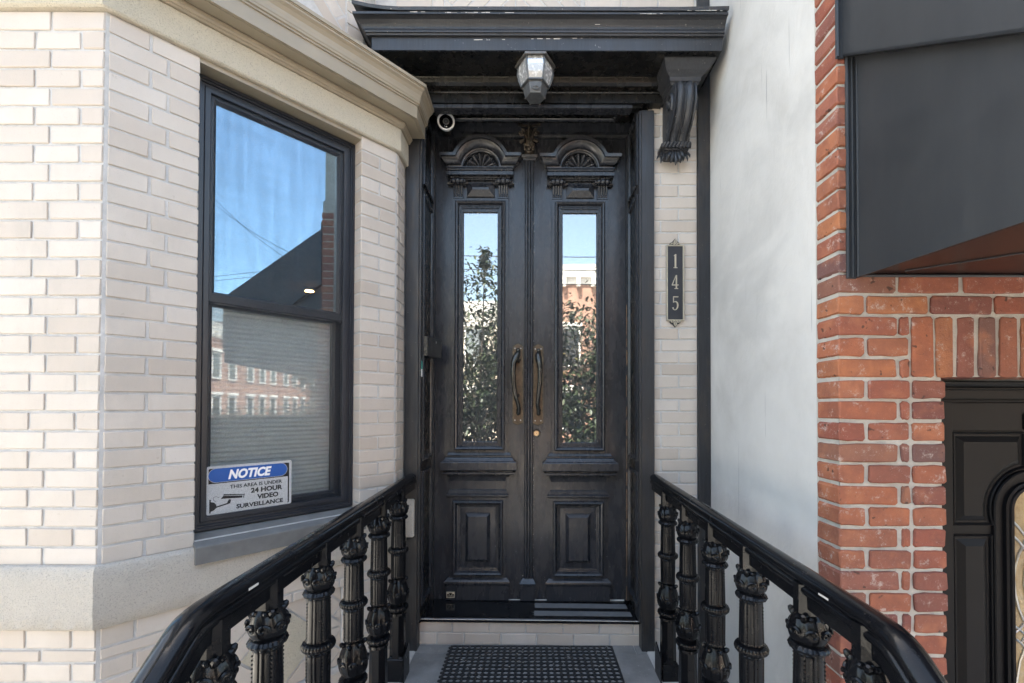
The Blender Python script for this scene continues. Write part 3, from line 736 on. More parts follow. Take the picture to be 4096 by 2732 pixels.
# door case: pilasters, reveals, architrave
pr = MB(); pr.box(.633, .706, 2.478, 2.60, -.02, 3.055, .003); pr.box(.622, .6335, 2.484, 2.60, .155, 3.055, .002); pr.build('pilaster', M_TRIM, house)
pr = MB(); pr.box(-.704, -.626, 2.478, 2.60, -.005, 3.055, .003); pr.box(-.627, -.614, 2.484, 2.60, .155, 3.055, .003); pr.build('pilaster', M_TRIM, house)
YD = 2.78
def reveal(side):
    X = .6255 if side > 0 else -.6135
    m = MB(); m.box(X, X + side * .05, 2.51, 2.84, .14, 3.12)
    rv = m.build('door_reveal', M_GLOSSB, house)
    F = Matrix.Translation((X, 2.63, 0)) @ Matrix.Rotation(-side * pi / 2, 4, 'Z')
    for a, b in ((2.647, 3.085), (1.057, 2.592), (.235, .999)):
        MB().frame(-.115, .115, a, b, [(0, 0), (0, -.010), (.006, -.013), (.014, -.012), (.018, -.006), (.024, -.006), (.028, .0015)], False, F).build('panel_moulding', M_DOOR, rv)
        MB().box(-.087, .087, -.0012, .001, a + .028, b - .028, 0, F).build('panel_field', M_GLOSSB, rv)
    MB().box(X - side * .018, X + side * .02, YD - .026, YD - .002, .16, 3.10, .003).build('door_stop', M_TRIM, rv)
    if side > 0:
        wm = MB(); r8 = random.Random(4); z = .165
        while z < 1.95:
            h_ = r8.uniform(.05, .22); wm.box(X - .0185, X - .0185 + r8.uniform(.003, .006), YD - .0285, YD - .0262, z, z + h_, .0008); z += h_ + r8.choice([0, .004, .02, .06])
        wm.build('worn_stop_edge', M_COPPER, rv)
reveal(1); reveal(-1)
hd = MB(); hd.box(-.66, .66, 2.50, 2.95, 3.142, 3.185); hd.build('head_soffit', M_GLOSSB, house)
MB().stack(-.56, .56, YD + .03, [(3.066, .02), (3.071, .05), (3.086, .055), (3.091, .075), (3.115, .08), (3.1415, .082)]).build('head_moulding', M_DOOR, house)
MB().frame(-.53, .53, 2.52, 2.70, [(0, 0), (0, -.008), (.01, -.012), (.018, -.006), (.022, 0)], False, Matrix(((1, 0, 0, 0), (0, 0, 1, 0), (0, 1, 0, 3.139), (0, 0, 0, 1)))).build('soffit_panel_moulding', M_DOOR, house)
def Zp(py, Y): return P(2400, py, Y)[1]
ar = MB(); rows = [(417, 2.462), (417, 2.452), (378, 2.452), (377, 2.444), (368, 2.440), (361, 2.446), (357, 2.437), (353, 2.424), (345, 2.418), (330, 2.405), (312, 2.40), (307, 2.398), (304, 2.390), (296, 2.386)]
pz = []; last = 0
for py, Y in rows:
    z = max(Zp(py, Y), last + .0006); last = z; pz.append((min(z, 3.1865), Y))
xr = P(2650, 400, 2.452)[0]
ar.rings([[(-.72, 2.52, z), (-.72, y, z), (xr, y, z), (xr, 2.52, z)] for z, y in pz], True, True, True)
ar.build('architrave', M_GLOSSB, house)
MB().box(-.63, P(2530, 425, 2.46)[0], 2.46, 2.52, Zp(432, 2.46), Zp(417.5, 2.46), .002).build('head_strip', M_DOOR, house)
MB().box(-.64, .64, 2.475, 2.52, 3.066, 3.15, 0).build('head_lining', M_GLOSSB, house)

# hood
hood = part_empty('hood', house)
MB().box(P(1489, 203, 2.228)[0], P(2886, 203, 2.228)[0], 2.229, 2.5, Zp(202, 2.226) - .003, Zp(202, 2.226) + .001).build('soffit', M_GLOSSB, hood)  # separate near-black sheet: shade under the hood put into its colour
def hoodrings(rows, back=2.5035):
    rs = []; last = 0
    for pl, prr, py, Y in rows:
        z = Zp(py, Y); z = max(z, last + .0005); last = z
        xl, xR = P(pl, py, Y)[0], min(P(prr, py, Y)[0], 1.018)
        rs.append([(xl, back, z), (xl, Y, z), (xR, Y, z), (xR, back, z)])
    return rs
MB().rings(hoodrings([(1487, 2888, 202, 2.226), (1487, 2892, 148, 2.226)]), True, True, True).build('fascia', M_HOOD, hood)
MB().rings(hoodrings([(1470, 2896, 147.5, 2.222), (1466, 2897, 143, 2.214), (1464, 2898, 134, 2.212), (1462, 2898, 131, 2.206), (1456, 2899, 124, 2.205), (1452, 2900, 118, 2.209), (1450, 2900, 116, 2.214), (1445, 2901, 108, 2.213), (1440, 2902, 100, 2.210), (1435, 2904, 90, 2.204), (1428, 2906, 78, 2.196), (1420, 2909, 68, 2.186), (1412, 2912, 61, 2.178), (1409, 2914, 59.5, 2.172), (1409, 2914, 47, 2.172)]), True, True, True).build('crown_moulding', M_HOOD, hood)
zt = Zp(46.5, 2.172); fl = []
for k in range(25):
    t = k / 24; x = P(1407, 30, 2.168)[0] * (1 - t) + P(2916, 30, 2.168)[0] * t
    x = min(x, 1.017)
    lift = .034 * max(0, 1 - t / .13) ** 2 + .006 * max(0, (t - .75) / .25) ** 2 + random.uniform(-.0008, .0008)
    fl.append([(x, 2.166, zt + lift + .001), (x, 2.163, zt + .0165 + lift), (x, 2.19, zt + .022 + lift), (x, 2.502, zt + .05 + lift * .3), (x, 2.502, zt + .045 + lift * .3), (x, 2.19, zt + .010 + lift)])
MB().rings(fl, True, True, True).build('flashing', M_HOOD, hood)
bp = MB(); r3 = random.Random(12)
for px0_, px1_, py_, Y_ in ((1640, 1700, 46, 2.1715), (1780, 1960, 49, 2.1715), (2020, 2070, 50, 2.1715), (2560, 2650, 54, 2.1715), (1895, 1960, 158, 2.2255), (2008, 2020, 156, 2.2255), (2125, 2245, 154, 2.2255), (2290, 2330, 152, 2.2255), (2750, 2890, 41, 2.1625), (2380, 2400, 97, 2.208)):
    x = px0_
    while x < px1_:
        L = r3.uniform(6, 26); h_ = r3.uniform(1.0, 3.2); a = P(x, py_ + r3.uniform(-1, 1), Y_); b = P(min(x + L, px1_), py_ + h_, Y_)
        bp.box(a[0], b[0], Y_ - .0006, Y_ + .0004, b[1], a[1]); x += L + r3.choice([0, 2, 14])
bp.build('bare_primer', M_CAULK, hood)['kind'] = 'stuff'
# corbel under the right end
cb = part_empty('corbel', house)
def qcap(rows):
    return MB().rings([[(xl, 2.5, z), (xl, y, z), (xR, y, z), (xR, 2.5, z)] for xl, xR, y, z in rows], True, True, True)
qcap([(.760, .872, 2.325, 3.062), (.745, .889, 2.322, 3.066), (.742, .890, 2.318, 3.076), (.735, .897, 2.312, 3.080), (.733, .899, 2.308, 3.098), (.722, .912, 2.300, 3.108), (.708, .930, 2.285, 3.122), (.696, .950, 2.27, 3.145), (.692, .958, 2.262, 3.160), (.690, .960, 2.26, 3.1685)]).build('corbel_cap', M_HOOD, cb)
prof = [(2.335, 3.066), (2.306, 3.055), (2.293, 3.03), (2.291, 3.0), (2.297, 2.96), (2.312, 2.925), (2.338, 2.892), (2.370, 2.868), (2.400, 2.848), (2.418, 2.832), (2.424, 2.822)]
XL, XR = .752, .872
xs = [XL + (XR - XL) * k / 24 for k in range(25)]
def rib(t):
    d = 0
    for cc, ww, hh in ((.05, .05, .010), (.29, .15, .017), (.5, .05, .014), (.71, .15, .017), (.95, .05, .010)):
        q = abs(t - cc) / ww
        if q < 1: d = max(d, hh * sqrt(1 - q * q))
    return d
sc_ = MB(); rs = []
for n_, (y, z) in enumerate(prof):
    a, b = prof[max(n_ - 1, 0)], prof[min(n_ + 1, len(prof) - 1)]
    tt = Vector((b[0] - a[0], b[1] - a[1])).normalized(); nx, nz = (tt.y, -tt.x) if tt.y < 0 else (-tt.y, tt.x)
    if nx > 0: nx, nz = -nx, -nz
    r = [(XL, 2.5, z)] + [(x, y + nx * rib((x - XL) / (XR - XL)), z + nz * rib((x - XL) / (XR - XL))) for x in xs] + [(XR, 2.5, z)]
    rs.append(r)
sc_.rings(rs, True, True, True); sc_.build('scroll_body', M_HOOD, cb, True)
for sx_, xx in ((-1, XL), (1, XR)):
    v = MB(); pts = []; rr_ = []
    for k in range(46):
        a = -.9 + k * .26; R = .070 * math.exp(-.085 * k * .62)
        pts.append((xx + sx_ * (.003 + .0004 * k * .3), 2.368 - R * cos(a) * .9, 2.990 + R * sin(a))); rr_.append(max(.004, .0115 * math.exp(-.04 * k)))
    v.tube(pts, rr_, 8); v.ball((xx + sx_ * .004, 2.368, 2.99), .012, 10, 8)
    v.build('volute', M_HOOD, cb, True)
    lf = MB()
    for k in range(5):
        lf.ball((xx + sx_ * .002, 2.40 + .008 * k, 2.90 - .022 * k), .017 - .0012 * k, 8, 6, (.35, .8, 1.1))
    lf.build('side_leaf', M_HOOD, cb, True)
rp_ = MB()
for k in range(8):
    x = .728 + k * .0195
    rp_.tube([(x - .004, 2.418, 2.787), (x + .012, 2.410, 2.812)], .0105, 7)
rp_.tube([(.722, 2.425, 2.80), (.886, 2.425, 2.80)], .0125, 10)
rp_.box(.735, .878, 2.425, 2.50, 2.780, 2.815, .004); rp_.box(.722, .745, 2.425, 2.50, 2.786, 2.812, .006); rp_.build('rope_moulding', M_HOOD, cb, True)
qcap([(.757, .855, 2.475, 2.752), (.745, .868, 2.455, 2.765), (.737, .876, 2.435, 2.782)]).build('leaf_backing', M_HOOD, cb)
lv = MB()
def acanthus(m, cx, y, zt, L, W, n=5, tilt=0):
    for k in range(n):
        t = (k / (n - 1) - .5) * 2; ln = L * (1 - .42 * abs(t) ** 1.5); a = t * .42 + tilt
        px_ = lambda q: cx + t * W * .33 + sin(a) * ln * q
        m.tube([(px_(0), y, zt), (px_(.35), y - .008, zt - ln * .4), (px_(.7), y - .014, zt - ln * .75), (px_(.95), y - .006, zt - ln)], [W * .10, W * .15, W * .13, W * .03], 8)
acanthus(lv, .806, 2.444, 2.782, .084, .078, 5); acanthus(lv, .755, 2.452, 2.782, .062, .05, 4, tilt=-.22); acanthus(lv, .857, 2.452, 2.782, .062, .045, 4, tilt=.12); acanthus(lv, .737, 2.475, 2.78, .055, .04, 3, tilt=-.08)
lv.build('acanthus_leaf', M_HOOD, cb, True)
for o_ in list(cb.children): o_.matrix_basis = Matrix.Translation((.007, 0, .018)) @ o_.matrix_basis


# ---------------------------------------------------------------- the double door
MPP = YD / FPX
def leaf(dx, dy, xa, xb, lab):
    def X(px, Y=YD): return P(px + dx, 1632, Y)[0]
    def Z(py, Y=YD): return P(2112, py + dy, Y)[1]
    x0, x1 = X(xa - dx), X(xb - dx); zb, zt_ = Z(2398), Z(528)
    gx0, gx1, gz0, gz1 = X(1850), X(1988), Z(1769), Z(848)
    m = MB()
    m.box(x0, gx0, YD, YD + .05, zb, zt_, .001); m.box(gx1, x1, YD, YD + .05, zb, zt_, .001)
    m.box(gx0, gx1, YD, YD + .05, zb, gz0, 0); m.box(gx0, gx1, YD, YD + .05, gz1, zt_, 0)
    d = m.build('door', M_DOOR, house, label=lab)
    Y1 = YD - .03
    zx0, zx1 = X(1806, YD - .014), X(2031, YD - .014)
    zt1, zb1 = Z(795, YD - .014), Z(1812, YD - .014)
    pf = [(0, YD), (0, YD - .014), (.018, YD - .014), (.019, YD - .028), (.022, YD - .034), (.028, YD - .037), (.035, YD - .034), (.043, YD - .022), (.045, YD - .016), (.050, YD - .016), (.052, YD - .009), (.057, YD - .009), (.059, YD - .002), (.064, YD - .002), (.067, YD + .006), (.071, YD + .014)]
    MB().frame(zx0, zx1, zb1, zt1, pf, False).build('glass_moulding', M_DOOR, d)
    MB().box(gx0 - .01, gx1 + .01, YD + .012, YD + .017, gz0 - .01, gz1 + .01).build('pane', M_GDOOR, d)
    bx0, bx1 = X(1806), X(2031)
    def stk(rows, name, xa_=None, xb_=None, mat=M_DOOR, smooth=False):
        rows = [(Z(py, YD - p), p) for py, p in rows]; out = []; last = -9
        for z, p in rows:
            z = max(z, last + .0004); last = z; out.append((z, p))
        return MB().stack(xa_ if xa_ is not None else bx0, xb_ if xb_ is not None else bx1, YD, out).build(name, mat, d, smooth)
    stk([(1908, .012), (1901, .016), (1900, .044), (1898, .049), (1891, .049), (1889, .045), (1887, .034), (1885, .034), (1884, .054), (1880, .058), (1852, .058), (1848, .054), (1845, .044), (1836, .034), (1831, .031), (1830, .024), (1828, .027), (1823, .027), (1820, .021), (1814, .018), (1811, .015)], 'ledge')
    stk([(1990, .012), (1989, .020), (1986, .024), (1981, .024), (1978, .020), (1975, .013), (1962, .009), (1957, .003), (1945, .0025), (1925, .0025), (1915, .006), (1907, .010)], 'frieze_block', X(1804), X(2021))
    px0, px1, pzt, pzb = X(1801, YD - .014), X(2025, YD - .014), Z(1990, YD - .014), Z(2312, YD - .014)
    pf2 = [(0, YD), (0, YD - .014), (.018, YD - .014), (.019, YD - .028), (.022, YD - .034), (.028, YD - .036), (.036, YD - .032), (.043, YD - .020), (.046, YD - .014), (.052, YD - .013), (.054, YD - .007), (.061, YD - .006), (.064, YD + .001), (.070, YD - .001), (.098, YD - .003), (.099, YD - .008), (.118, YD - .027), (.121, YD - .027)]
    MB().frame(px0, px1, pzb, pzt, pf2, True).build('raised_panel', M_DOOR, d)
    stk([(2402, .026), (2345, .026), (2341, .028), (2339, .033), (2334, .035), (2328, .033), (2322, .026), (2314, .016), (2311, .013)], 'plinth', X(1804), X(2021))
    # arched pediment
    cx, cz = X(1918.5, YD - .05), Z(667, YD - .05); k_ = (YD - .05) / FPX
    R0 = 71 * k_; xl_, xr_ = X(1792, YD - .04), X(2046, YD - .04)
    prf = [(-.5, 0), (-.5, .026), (3, .030), (4, .036), (9, .038), (10, .044), (14, .052), (22, .064), (30, .070), (33, .071), (34, .084), (46, .086), (46, 0)]
    rings = []
    N = 22
    for t, p in prf:
        T = t * k_; R = R0 + T; ph = asin(max(-1, min(1, T / R)))
        ext = p - .030 if p > .03 else 0
        ring = [(xl_ - ext, YD - .0, cz + T), (xl_ - ext, YD - p, cz + T)]
        for q in range(N + 1):
            a = pi - ph - (pi - 2 * ph) * q / N
            ring.append((cx + R * cos(a), YD - p, cz + R * sin(a)))
        ring += [(xr_ + ext, YD - p, cz + T), (xr_ + ext, YD, cz + T)]
        rings.append(ring)
    MB().rings(rings, False).build('pediment', M_DOOR, d, True)
    # shell
    sh = MB(); cxs = cx; czs = cz + .002; RS = 50 * k_; rings = []
    for q in range(15):
        rr = RS * (.12 + .88 * q / 14); ring = []
        for a_ in range(97):
            a = pi * a_ / 96; fl_ = abs(sin(a * 6.5)); rad = rr * (1 + .07 * (fl_ - .5) * (q / 14))
            ring.append((cxs + rad * cos(a), YD - .014 - .034 * (q / 14) ** .8 * (.25 + .75 * fl_) - .006, czs + rad * sin(a) * 1.0))
        rings.append(ring)
    rings.append([(cxs + RS * 1.03 * cos(pi * a_ / 96), YD - .002, czs + RS * 1.03 * sin(pi * a_ / 96)) for a_ in range(97)])
    sh.rings(rings, False)
    for s_ in (-1, 1): sh.tube([(cx + s_ * .003, YD - .03, cz + .004), (cx + s_ * .012, YD - .036, cz + .013), (cx + s_ * .021, YD - .036, cz + .008), (cx + s_ * .017, YD - .036, cz + .002)], [.004, .006, .005, .003], 7)
    sh.build('shell_carving', M_DOOR, d, True)
    gr = MB()
    for q in range(17):
        a = pi * (q + .5) / 17; r_ = 62 * k_
        gr.ball((cx + r_ * cos(a), YD - .010, cz + r_ * sin(a)), .0085, 6, 5, (1, .7, 1))
    rings = []
    for rr, p in ((71 * k_, .0), (71 * k_, .012), (67 * k_, .016), (66 * k_, .006), (53 * k_, .005)):
        rings.append([(cx + rr * cos(pi * a / 32), YD - p, cz + rr * sin(pi * a / 32)) for a in range(33)])
    gr.rings(rings, False); gr.build('garland', M_DOOR, d, True)
    stk([(722, .012), (720, .020), (716, .022), (714, .018), (712, .026), (708, .028), (706, .034), (704, .034), (703, .046), (700, .050), (685, .050), (683, .046), (682, .040), (680, .044), (677, .046), (674, .046), (673, .050), (669, .054), (666, .054)], 'entablature', X(1818), X(2020))
    for c0, c1 in ((1807, 1849), (1989, 2032)):
        bx = MB(); a, b = X(c0, YD - .02), X(c1, YD - .02)
        bx.box(a, b, YD - .016, YD, Z(795, YD - .01), Z(742, YD - .01), .001)
        for q in range(4):
            xx = a + (b - a) * (q + .5) / 4 * .92 + (b - a) * .04
            bx.tube([(xx, YD - .017, Z(776, YD - .02)), (xx, YD - .026, Z(744, YD - .02))], .0062, 7)
            bx.ball((xx, YD - .018, Z(782, YD - .02)), .0068, 6, 5, (1, .8, 1.1))
        bx.stack(a - .002, b + .002, YD, [(Z(743, YD - .02), .018), (Z(741, YD - .02), .024), (Z(738, YD - .02), .024), (Z(736, YD - .03), .030), (Z(731, YD - .03), .032)])
        zc_ = Z(721, YD - .05)
        for q, rr in ((0, .0175), (1, .021), (2, .0175)):
            bx.ball((a + (b - a) * (q + .5) / 3 + (q - 1) * .004, YD - .040, zc_), rr, 10, 8, (1.0, 1, 1.05))
        for s_ in (a - .010, b + .010): bx.ball((s_, YD - .036, zc_), .0115, 8, 6)
        bx.build('bracket', M_DOOR, d, True)
    pp = MB(); a, b, z0_, z1_ = X(1864, YD - .01), X(1976, YD - .01), Z(787, YD - .01), Z(733, YD - .01)
    pp.frame(a, b, z0_, z1_, [(0, YD), (0, YD - .010), (.036, YD - .030)], True); pp.build('pyramid_panel', M_DOOR, d)
    return d
dl = leaf(0, 0, 1722, 2110, 'left leaf of the black double door')
dr = leaf(400, 3, 2114, 2512, 'right leaf of the black double door')
# astragal between the leaves, on the left leaf
ax = lambda px: P(px, 1632, YD - .02)[0]; az = lambda py, q=.02: P(2112, py, YD - q)[1]
am = MB(); am.box(ax(2097), ax(2133), YD - .010, YD, az(2315), az(640), .002)
for pxx, rr in ((2104, .0075), (2115, .0085), (2126, .0075)): am.tube([(ax(pxx), YD - .013, az(2316)), (ax(pxx), YD - .013, az(640))], rr, 10)
am.build('astragal', M_DOOR, dl)
MB().stack(ax(2101), ax(2123), YD, [(az(2402), .028), (az(2343), .028), (az(2340), .033), (az(2333), .034), (az(2322), .024), (az(2314), .014)]).build('astragal_base', M_DOOR, dl)
cp = MB()
cp.stack(ax(2103), ax(2127), YD, [(az(642), .012), (az(641), .020), (az(634), .022), (az(632), .028), (az(626), .030), (az(621), .032), (az(620), .024)])
cp.build('astragal_cap', M_DOOR, dl)
cp = MB(); cxm = ax(2114)
cp.lathe([(az(620), .024), (az(600), .020), (az(570), .021), (az(545), .026), (az(535), .032)], 14, Matrix.Translation((cxm, YD - .004, 0)) @ Matrix.Diagonal((1.1, .9, 1, 1)))
cp.ball((cxm - .001, YD - .028, az(608)), .010, 10, 8); cp.tube([(cxm + .013 * cos(a * .5), YD - .026, az(608) + .015 * sin(a * .5)) for a in range(13)], .0028, 6)
for s_ in (-1, 1):
    pts = []; rr_ = []
    for k in range(30):
        a = pi / 2 - s_ * 0 + k * .36; R = .0225 * math.exp(-.055 * k)
        pts.append((cxm + s_ * (.040 - R * cos(a) * -1), YD - .034 - .0003 * k, az(551) + R * sin(a))); rr_.append(max(.0018, .0048 - .0001 * k))
    cp.tube(pts, rr_, 7)
    cp.tube([(cxm + s_ * .004, YD - .030, az(598)), (cxm + s_ * .012, YD - .040, az(572)), (cxm + s_ * .026, YD - .042, az(540)), (cxm + s_ * .040, YD - .038, az(533))], [.006, .007, .005, .003], 7)
    for k in range(3): cp.ball((cxm + s_ * (.030 + .006 * k), YD - .028, az(574 + 3 * k)), .0085, 7, 6)
    for k in range(3): cp.ball((cxm + s_ * (.022 - .001 * k), YD - .022, az(586 + 9 * k)), .0075, 7, 6, (1, .8, 1.3))
    cp.ball((cxm + s_ * .014, YD - .03, az(590)), .009, 7, 6, (.7, .8, 1.6))
cp.tube([(cxm, YD - .036, az(600)), (cxm, YD - .044, az(565)), (cxm, YD - .040, az(522))], [.006, .005, .008], 8)
cp.rings([[(cxm + t * .058, YD - .02, az(523) - .006 * (1 - abs(t)) + z) for z, in ((0,), (.008,))] + [(cxm + t * .058, YD - .046 + .012 * (1 - t * t), az(523) - .006 * (1 - abs(t)) + z) for z, in ((.010,), (-.001,))] for t in [q / 8 - 1 for q in range(17)]], True, True, True)
cp.build('capital', M_CAPB, dl, True, M=Matrix.Translation((cxm, YD - .012, az(620))) @ Matrix.Diagonal((1.22, 1.25, 1.06, 1)) @ Matrix.Translation((-cxm, -YD, -az(620))))
# handles
def handle(xc, yo_, d, flip, lab):
    X = P(xc, 1632, YD - .006)[0]; z1_, z0_ = P(2112, 1375 + yo_, YD - .006)[1], P(2112, 1700 + yo_, YD - .006)[1]; hw = .0325
    poly = [(X - hw, z0_ + .014), (X - hw * .45, z0_ + .006), (X, z0_), (X + hw * .45, z0_ + .006), (X + hw, z0_ + .014), (X + hw, z1_ - .014), (X + hw * .45, z1_ - .004), (X, z1_ + .002), (X - hw * .45, z1_ - .004), (X - hw, z1_ - .014)]
    m = MB(); m.prism(poly, YD - .007, YD, .003); m.build('handle_plate', M_BRZ, d)
    inn = [(X + (x - X) * .76, (z0_ + z1_) / 2 + (z - (z0_ + z1_) / 2) * .965) for x, z in poly]
    m = MB(); m.prism(inn, YD - .0095, YD - .0068, .001); m.build('plate_field', M_PLATE, d)
    sc = MB()
    for sx in (-1, 1):
        for zz_ in (z1_ - .030, z0_ + .030): sc.ball((X + sx * .018, YD - .0095, zz_), .0042, 8, 6, (1, .5, 1))
    sc.build('screw', M_STEEL, d)
    H = z1_ - z0_; f = flip; h = MB()
    q = [(.002, .07, -.012), (.004, .10, -.026), (-.003, .145, -.04), (-.016, .19, -.048), (-.026, .25, -.054), (-.029, .36, -.058), (-.025, .48, -.06), (-.018, .58, -.058), (-.008, .68, -.05), (.003, .75, -.04), (.008, .81, -.030), (.004, .86, -.018)]
    if f: q = [(.0, .07, -.012), (.003, .10, -.026), (-.002, .145, -.04), (.002, .19, -.048), (.008, .25, -.054), (.012, .33, -.058), (.010, .45, -.06), (.006, .55, -.058), (.0, .66, -.05), (-.004, .74, -.04), (.002, .80, -.030), (.004, .86, -.018)]
    rr = [.010, .014, .020, .021, .018, .016, .0145, .014, .013, .012, .013, .014]
    h.tube([(X + a, YD + c_, z1_ - H * b) for a, b, c_ in q], rr, 12)
    h.ball((X + .005, YD - .022, z1_ - H * .815), .014, 10, 8, (1.1, 1, .7)); h.ball((X + .003, YD - .012, z1_ - H * .865), .009, 8, 6)
    h.ball((X + .001, YD - .03, z1_ - H * .085), .013, 10, 8)
    h.tube([(X + .014, YD - .02, z1_ - H * .20), (X + .006, YD - .035, z1_ - H * .235), (X - .002, YD - .045, z1_ - H * .22)], [.006, .007, .006], 8)
    for k in range(4): h.ball((X + .012 - .004 * k, YD - .045, z1_ - H * (.15 + .02 * k)), .0065, 7, 6)
    h.tube([(X + .006, YD - .012, z1_ - H * .62), (X + .006, YD - .03, z1_ - H * .645), (X - .001, YD - .044, z1_ - H * .65)], [.005, .006, .008], 8)
    h.build('pull_handle', M_PULL, d, True, label=lab)
handle(2071, 0, dl, False, 'left curved bronze pull handle'); handle(2152, 2, dr, True, 'right curved bronze pull handle')
lx, lz = P(2146, 1733, YD - .01)
FL = Matrix.Translation((lx, YD, lz)) @ Matrix.Rotation(pi / 2, 4, 'X')
MB().lathe([(0, .026), (.006, .0255), (.010, .022), (.008, .017)], 24, FL, lambda z, r, a: r * (1 + .02 * cos(a * 20))).build('lock_rim', M_BRZ, dr, True)
MB().lathe([(.004, .0165), (.0115, .016), (.012, .008)], 20, FL).build('lock_cylinder', M_BRASS, dr)
MB().box(-.0012, .0012, -.003, .003, .0118, .0126, 0, FL).build('keyhole', M_BPL, dr)
bx_, bz_ = P(1785, 2391, YD - .028); ex_, ez_ = P(1819, 2367, YD - .028)
tg = MB().box(bx_, ex_, YD - .0285, YD - .0262, bz_, ez_).build('maker_label', M_PLQG, dl, label='tiny pale maker label')
mk = MB()
for a, b, c_, e in ((.12, .88, .2, .32), (.1, .3, .38, .62), (.38, .62, .4, .8), (.7, .9, .38, .62), (.3, .7, .68, .78)):
    mk.box(bx_ + (ex_ - bx_) * a, bx_ + (ex_ - bx_) * b, YD - .0289, YD - .0284, bz_ + (ez_ - bz_) * c_, bz_ + (ez_ - bz_) * e)
mk.build('maker_label_print', M_BPL, dl)
# chipped paint along the meeting edge
ch = MB(); r9 = random.Random(3)
for k in range(46):
    z = r9.choice([r9.uniform(.3, 1.25), r9.uniform(.3, 1.2), r9.uniform(1.3, 2.6)]); h_ = r9.uniform(.002, .012)
    ch.box(ax(2134.2), ax(2135.4), YD - .0012, YD - .0002, z, z + h_)
ch.build('chipped_paint', M_CAULK, dr)
sp = MB()
for k in range(70):
    x = r9.uniform(-.59, .59); z = r9.uniform(.17, .75) if r9.random() < .7 else r9.uniform(.17, 2.4); s_ = r9.uniform(.0008, .0018)
    sp.box(x - s_, x + s_, YD - .0006, YD + .0005, z - s_, z + s_ * 1.3)
sp.build('paint_speck', M_CAULK, dl)
cl = MB(); cl.box(-.60, .60, YD - .006, YD + .01, .150, .1585, .0015); cl.build('caulk_line', M_CAULK, house)
MB().box(-.621, .639, -.0145, -.0122, .1475, .151, 0, FRS).build('pale_edge_line', M_CAULK, th_o)

# ================================================================== small things on the house front
# lantern
LX, LY = P(2141, 300, 2.31)[0], 2.31
def hexr(R, z, rot=0): return [(LX + R * cos(radians(60 * k)), LY + R * sin(radians(60 * k)), z) for k in range(6)]
zL = [3.1685, 3.160, 3.118, 3.075, 3.024]
lan = thing('porch_lantern', 'grey six sided porch lantern hanging under the black hood', 'lantern', (LX, LY, 3.02))
MB().rings([hexr(.080, 3.186), hexr(.096, 3.185), hexr(.105, 3.188 - .010), hexr(.108, 3.163), hexr(.103, 3.162), hexr(.088, 3.172)], True, True, True).build('lantern_cap', M_LPALE, lan)
hr = [(3.170, .087), (3.150, .0915), (3.118, .0935), (3.080, .086), (3.046, .074)]
gm = MB()
for k in range(6):
    a0, a1 = radians(60 * k), radians(60 * k + 60); g_ = MB()
    for z, R in hr:
        pass
    rings = [[(LX + R * .985 * (cos(a0) * (1 - t) + cos(a1) * t), LY + R * .985 * (sin(a0) * (1 - t) + sin(a1) * t), z) for t in (.06, .94)] for z, R in hr]
    g_.rings(rings, False); g_.build('lantern_pane', M_GLAMP, lan, False)
for k in range(6):
    a = radians(60 * k); MB().tube([(LX + R * cos(a), LY + R * sin(a), z) for z, R in hr], .0052, 6).build('lantern_rib', M_LAMPM, lan)
MB().rings([hexr(.0735, 3.030), hexr(.078, 3.028), hexr(.078, 3.020), hexr(.066, 3.019), hexr(.064, 3.0185)], True, True, True).build('lantern_ring', M_LAMPM, lan)
MB().rings([hexr(.064, 3.018), hexr(.061, 2.99), hexr(.052, 2.958), hexr(.046, 2.955)], True, True, True).build('lantern_cup', M_LAMPM, lan)
MB().lathe([(3.03, .012), (3.05, .026), (3.09, .030), (3.12, .018), (3.13, .014)], 14, Matrix.Translation((LX, LY, 0))).build('lantern_bulb', M_WPL, lan, True)
sw = MB(); yq = LY - .058 * cos(radians(30)) + .001
FQ = Matrix.Translation((LX + .004, yq, 2.988)) @ Matrix.Rotation(radians(-12), 4, 'X')
sw.tube([(.0205 * cos(a * .314), -.002, .0205 * sin(a * .314)) for a in range(21)], .0035, 6, FQ)
sw.tube([(-.016 + .0, -.003, .008), (-.004, -.004, .014), (.008, -.004, .010), (.010, -.004, .0), (0, -.004, -.004), (-.008, -.004, -.010), (0, -.004, -.017)], .0032, 6, FQ)
sw.tube([(-.012, -.003, -.004), (-.002, -.005, .003), (.010, -.004, -.002), (.015, -.003, -.008)], .003, 6, FQ)
sw.build('knot_boss', M_LAMPM, lan, True)
kb = MB()
for z, R in ((3.016, .066), (2.957, .052)):
    for k in range(6): kb.ball((LX + R * cos(radians(60 * k)), LY + R * sin(radians(60 * k)), z), .0045, 7, 6)
kb.build('lantern_knob', M_LPALE, lan, True)
for o_ in lan.children:
    if o_.name.split('.')[0] in ('lantern_ring', 'lantern_cup', 'knot_boss', 'lantern_knob', 'lantern_bulb'): o_.matrix_basis = Matrix.Translation((0, 0, .018)) @ o_.matrix_basis

for o_ in lan.children: o_.matrix_basis = Matrix.Translation((0, 0, 3.1885)) @ Matrix.Diagonal((1, 1, .88, 1)) @ Matrix.Translation((0, 0, -3.1885)) @ o_.matrix_basis
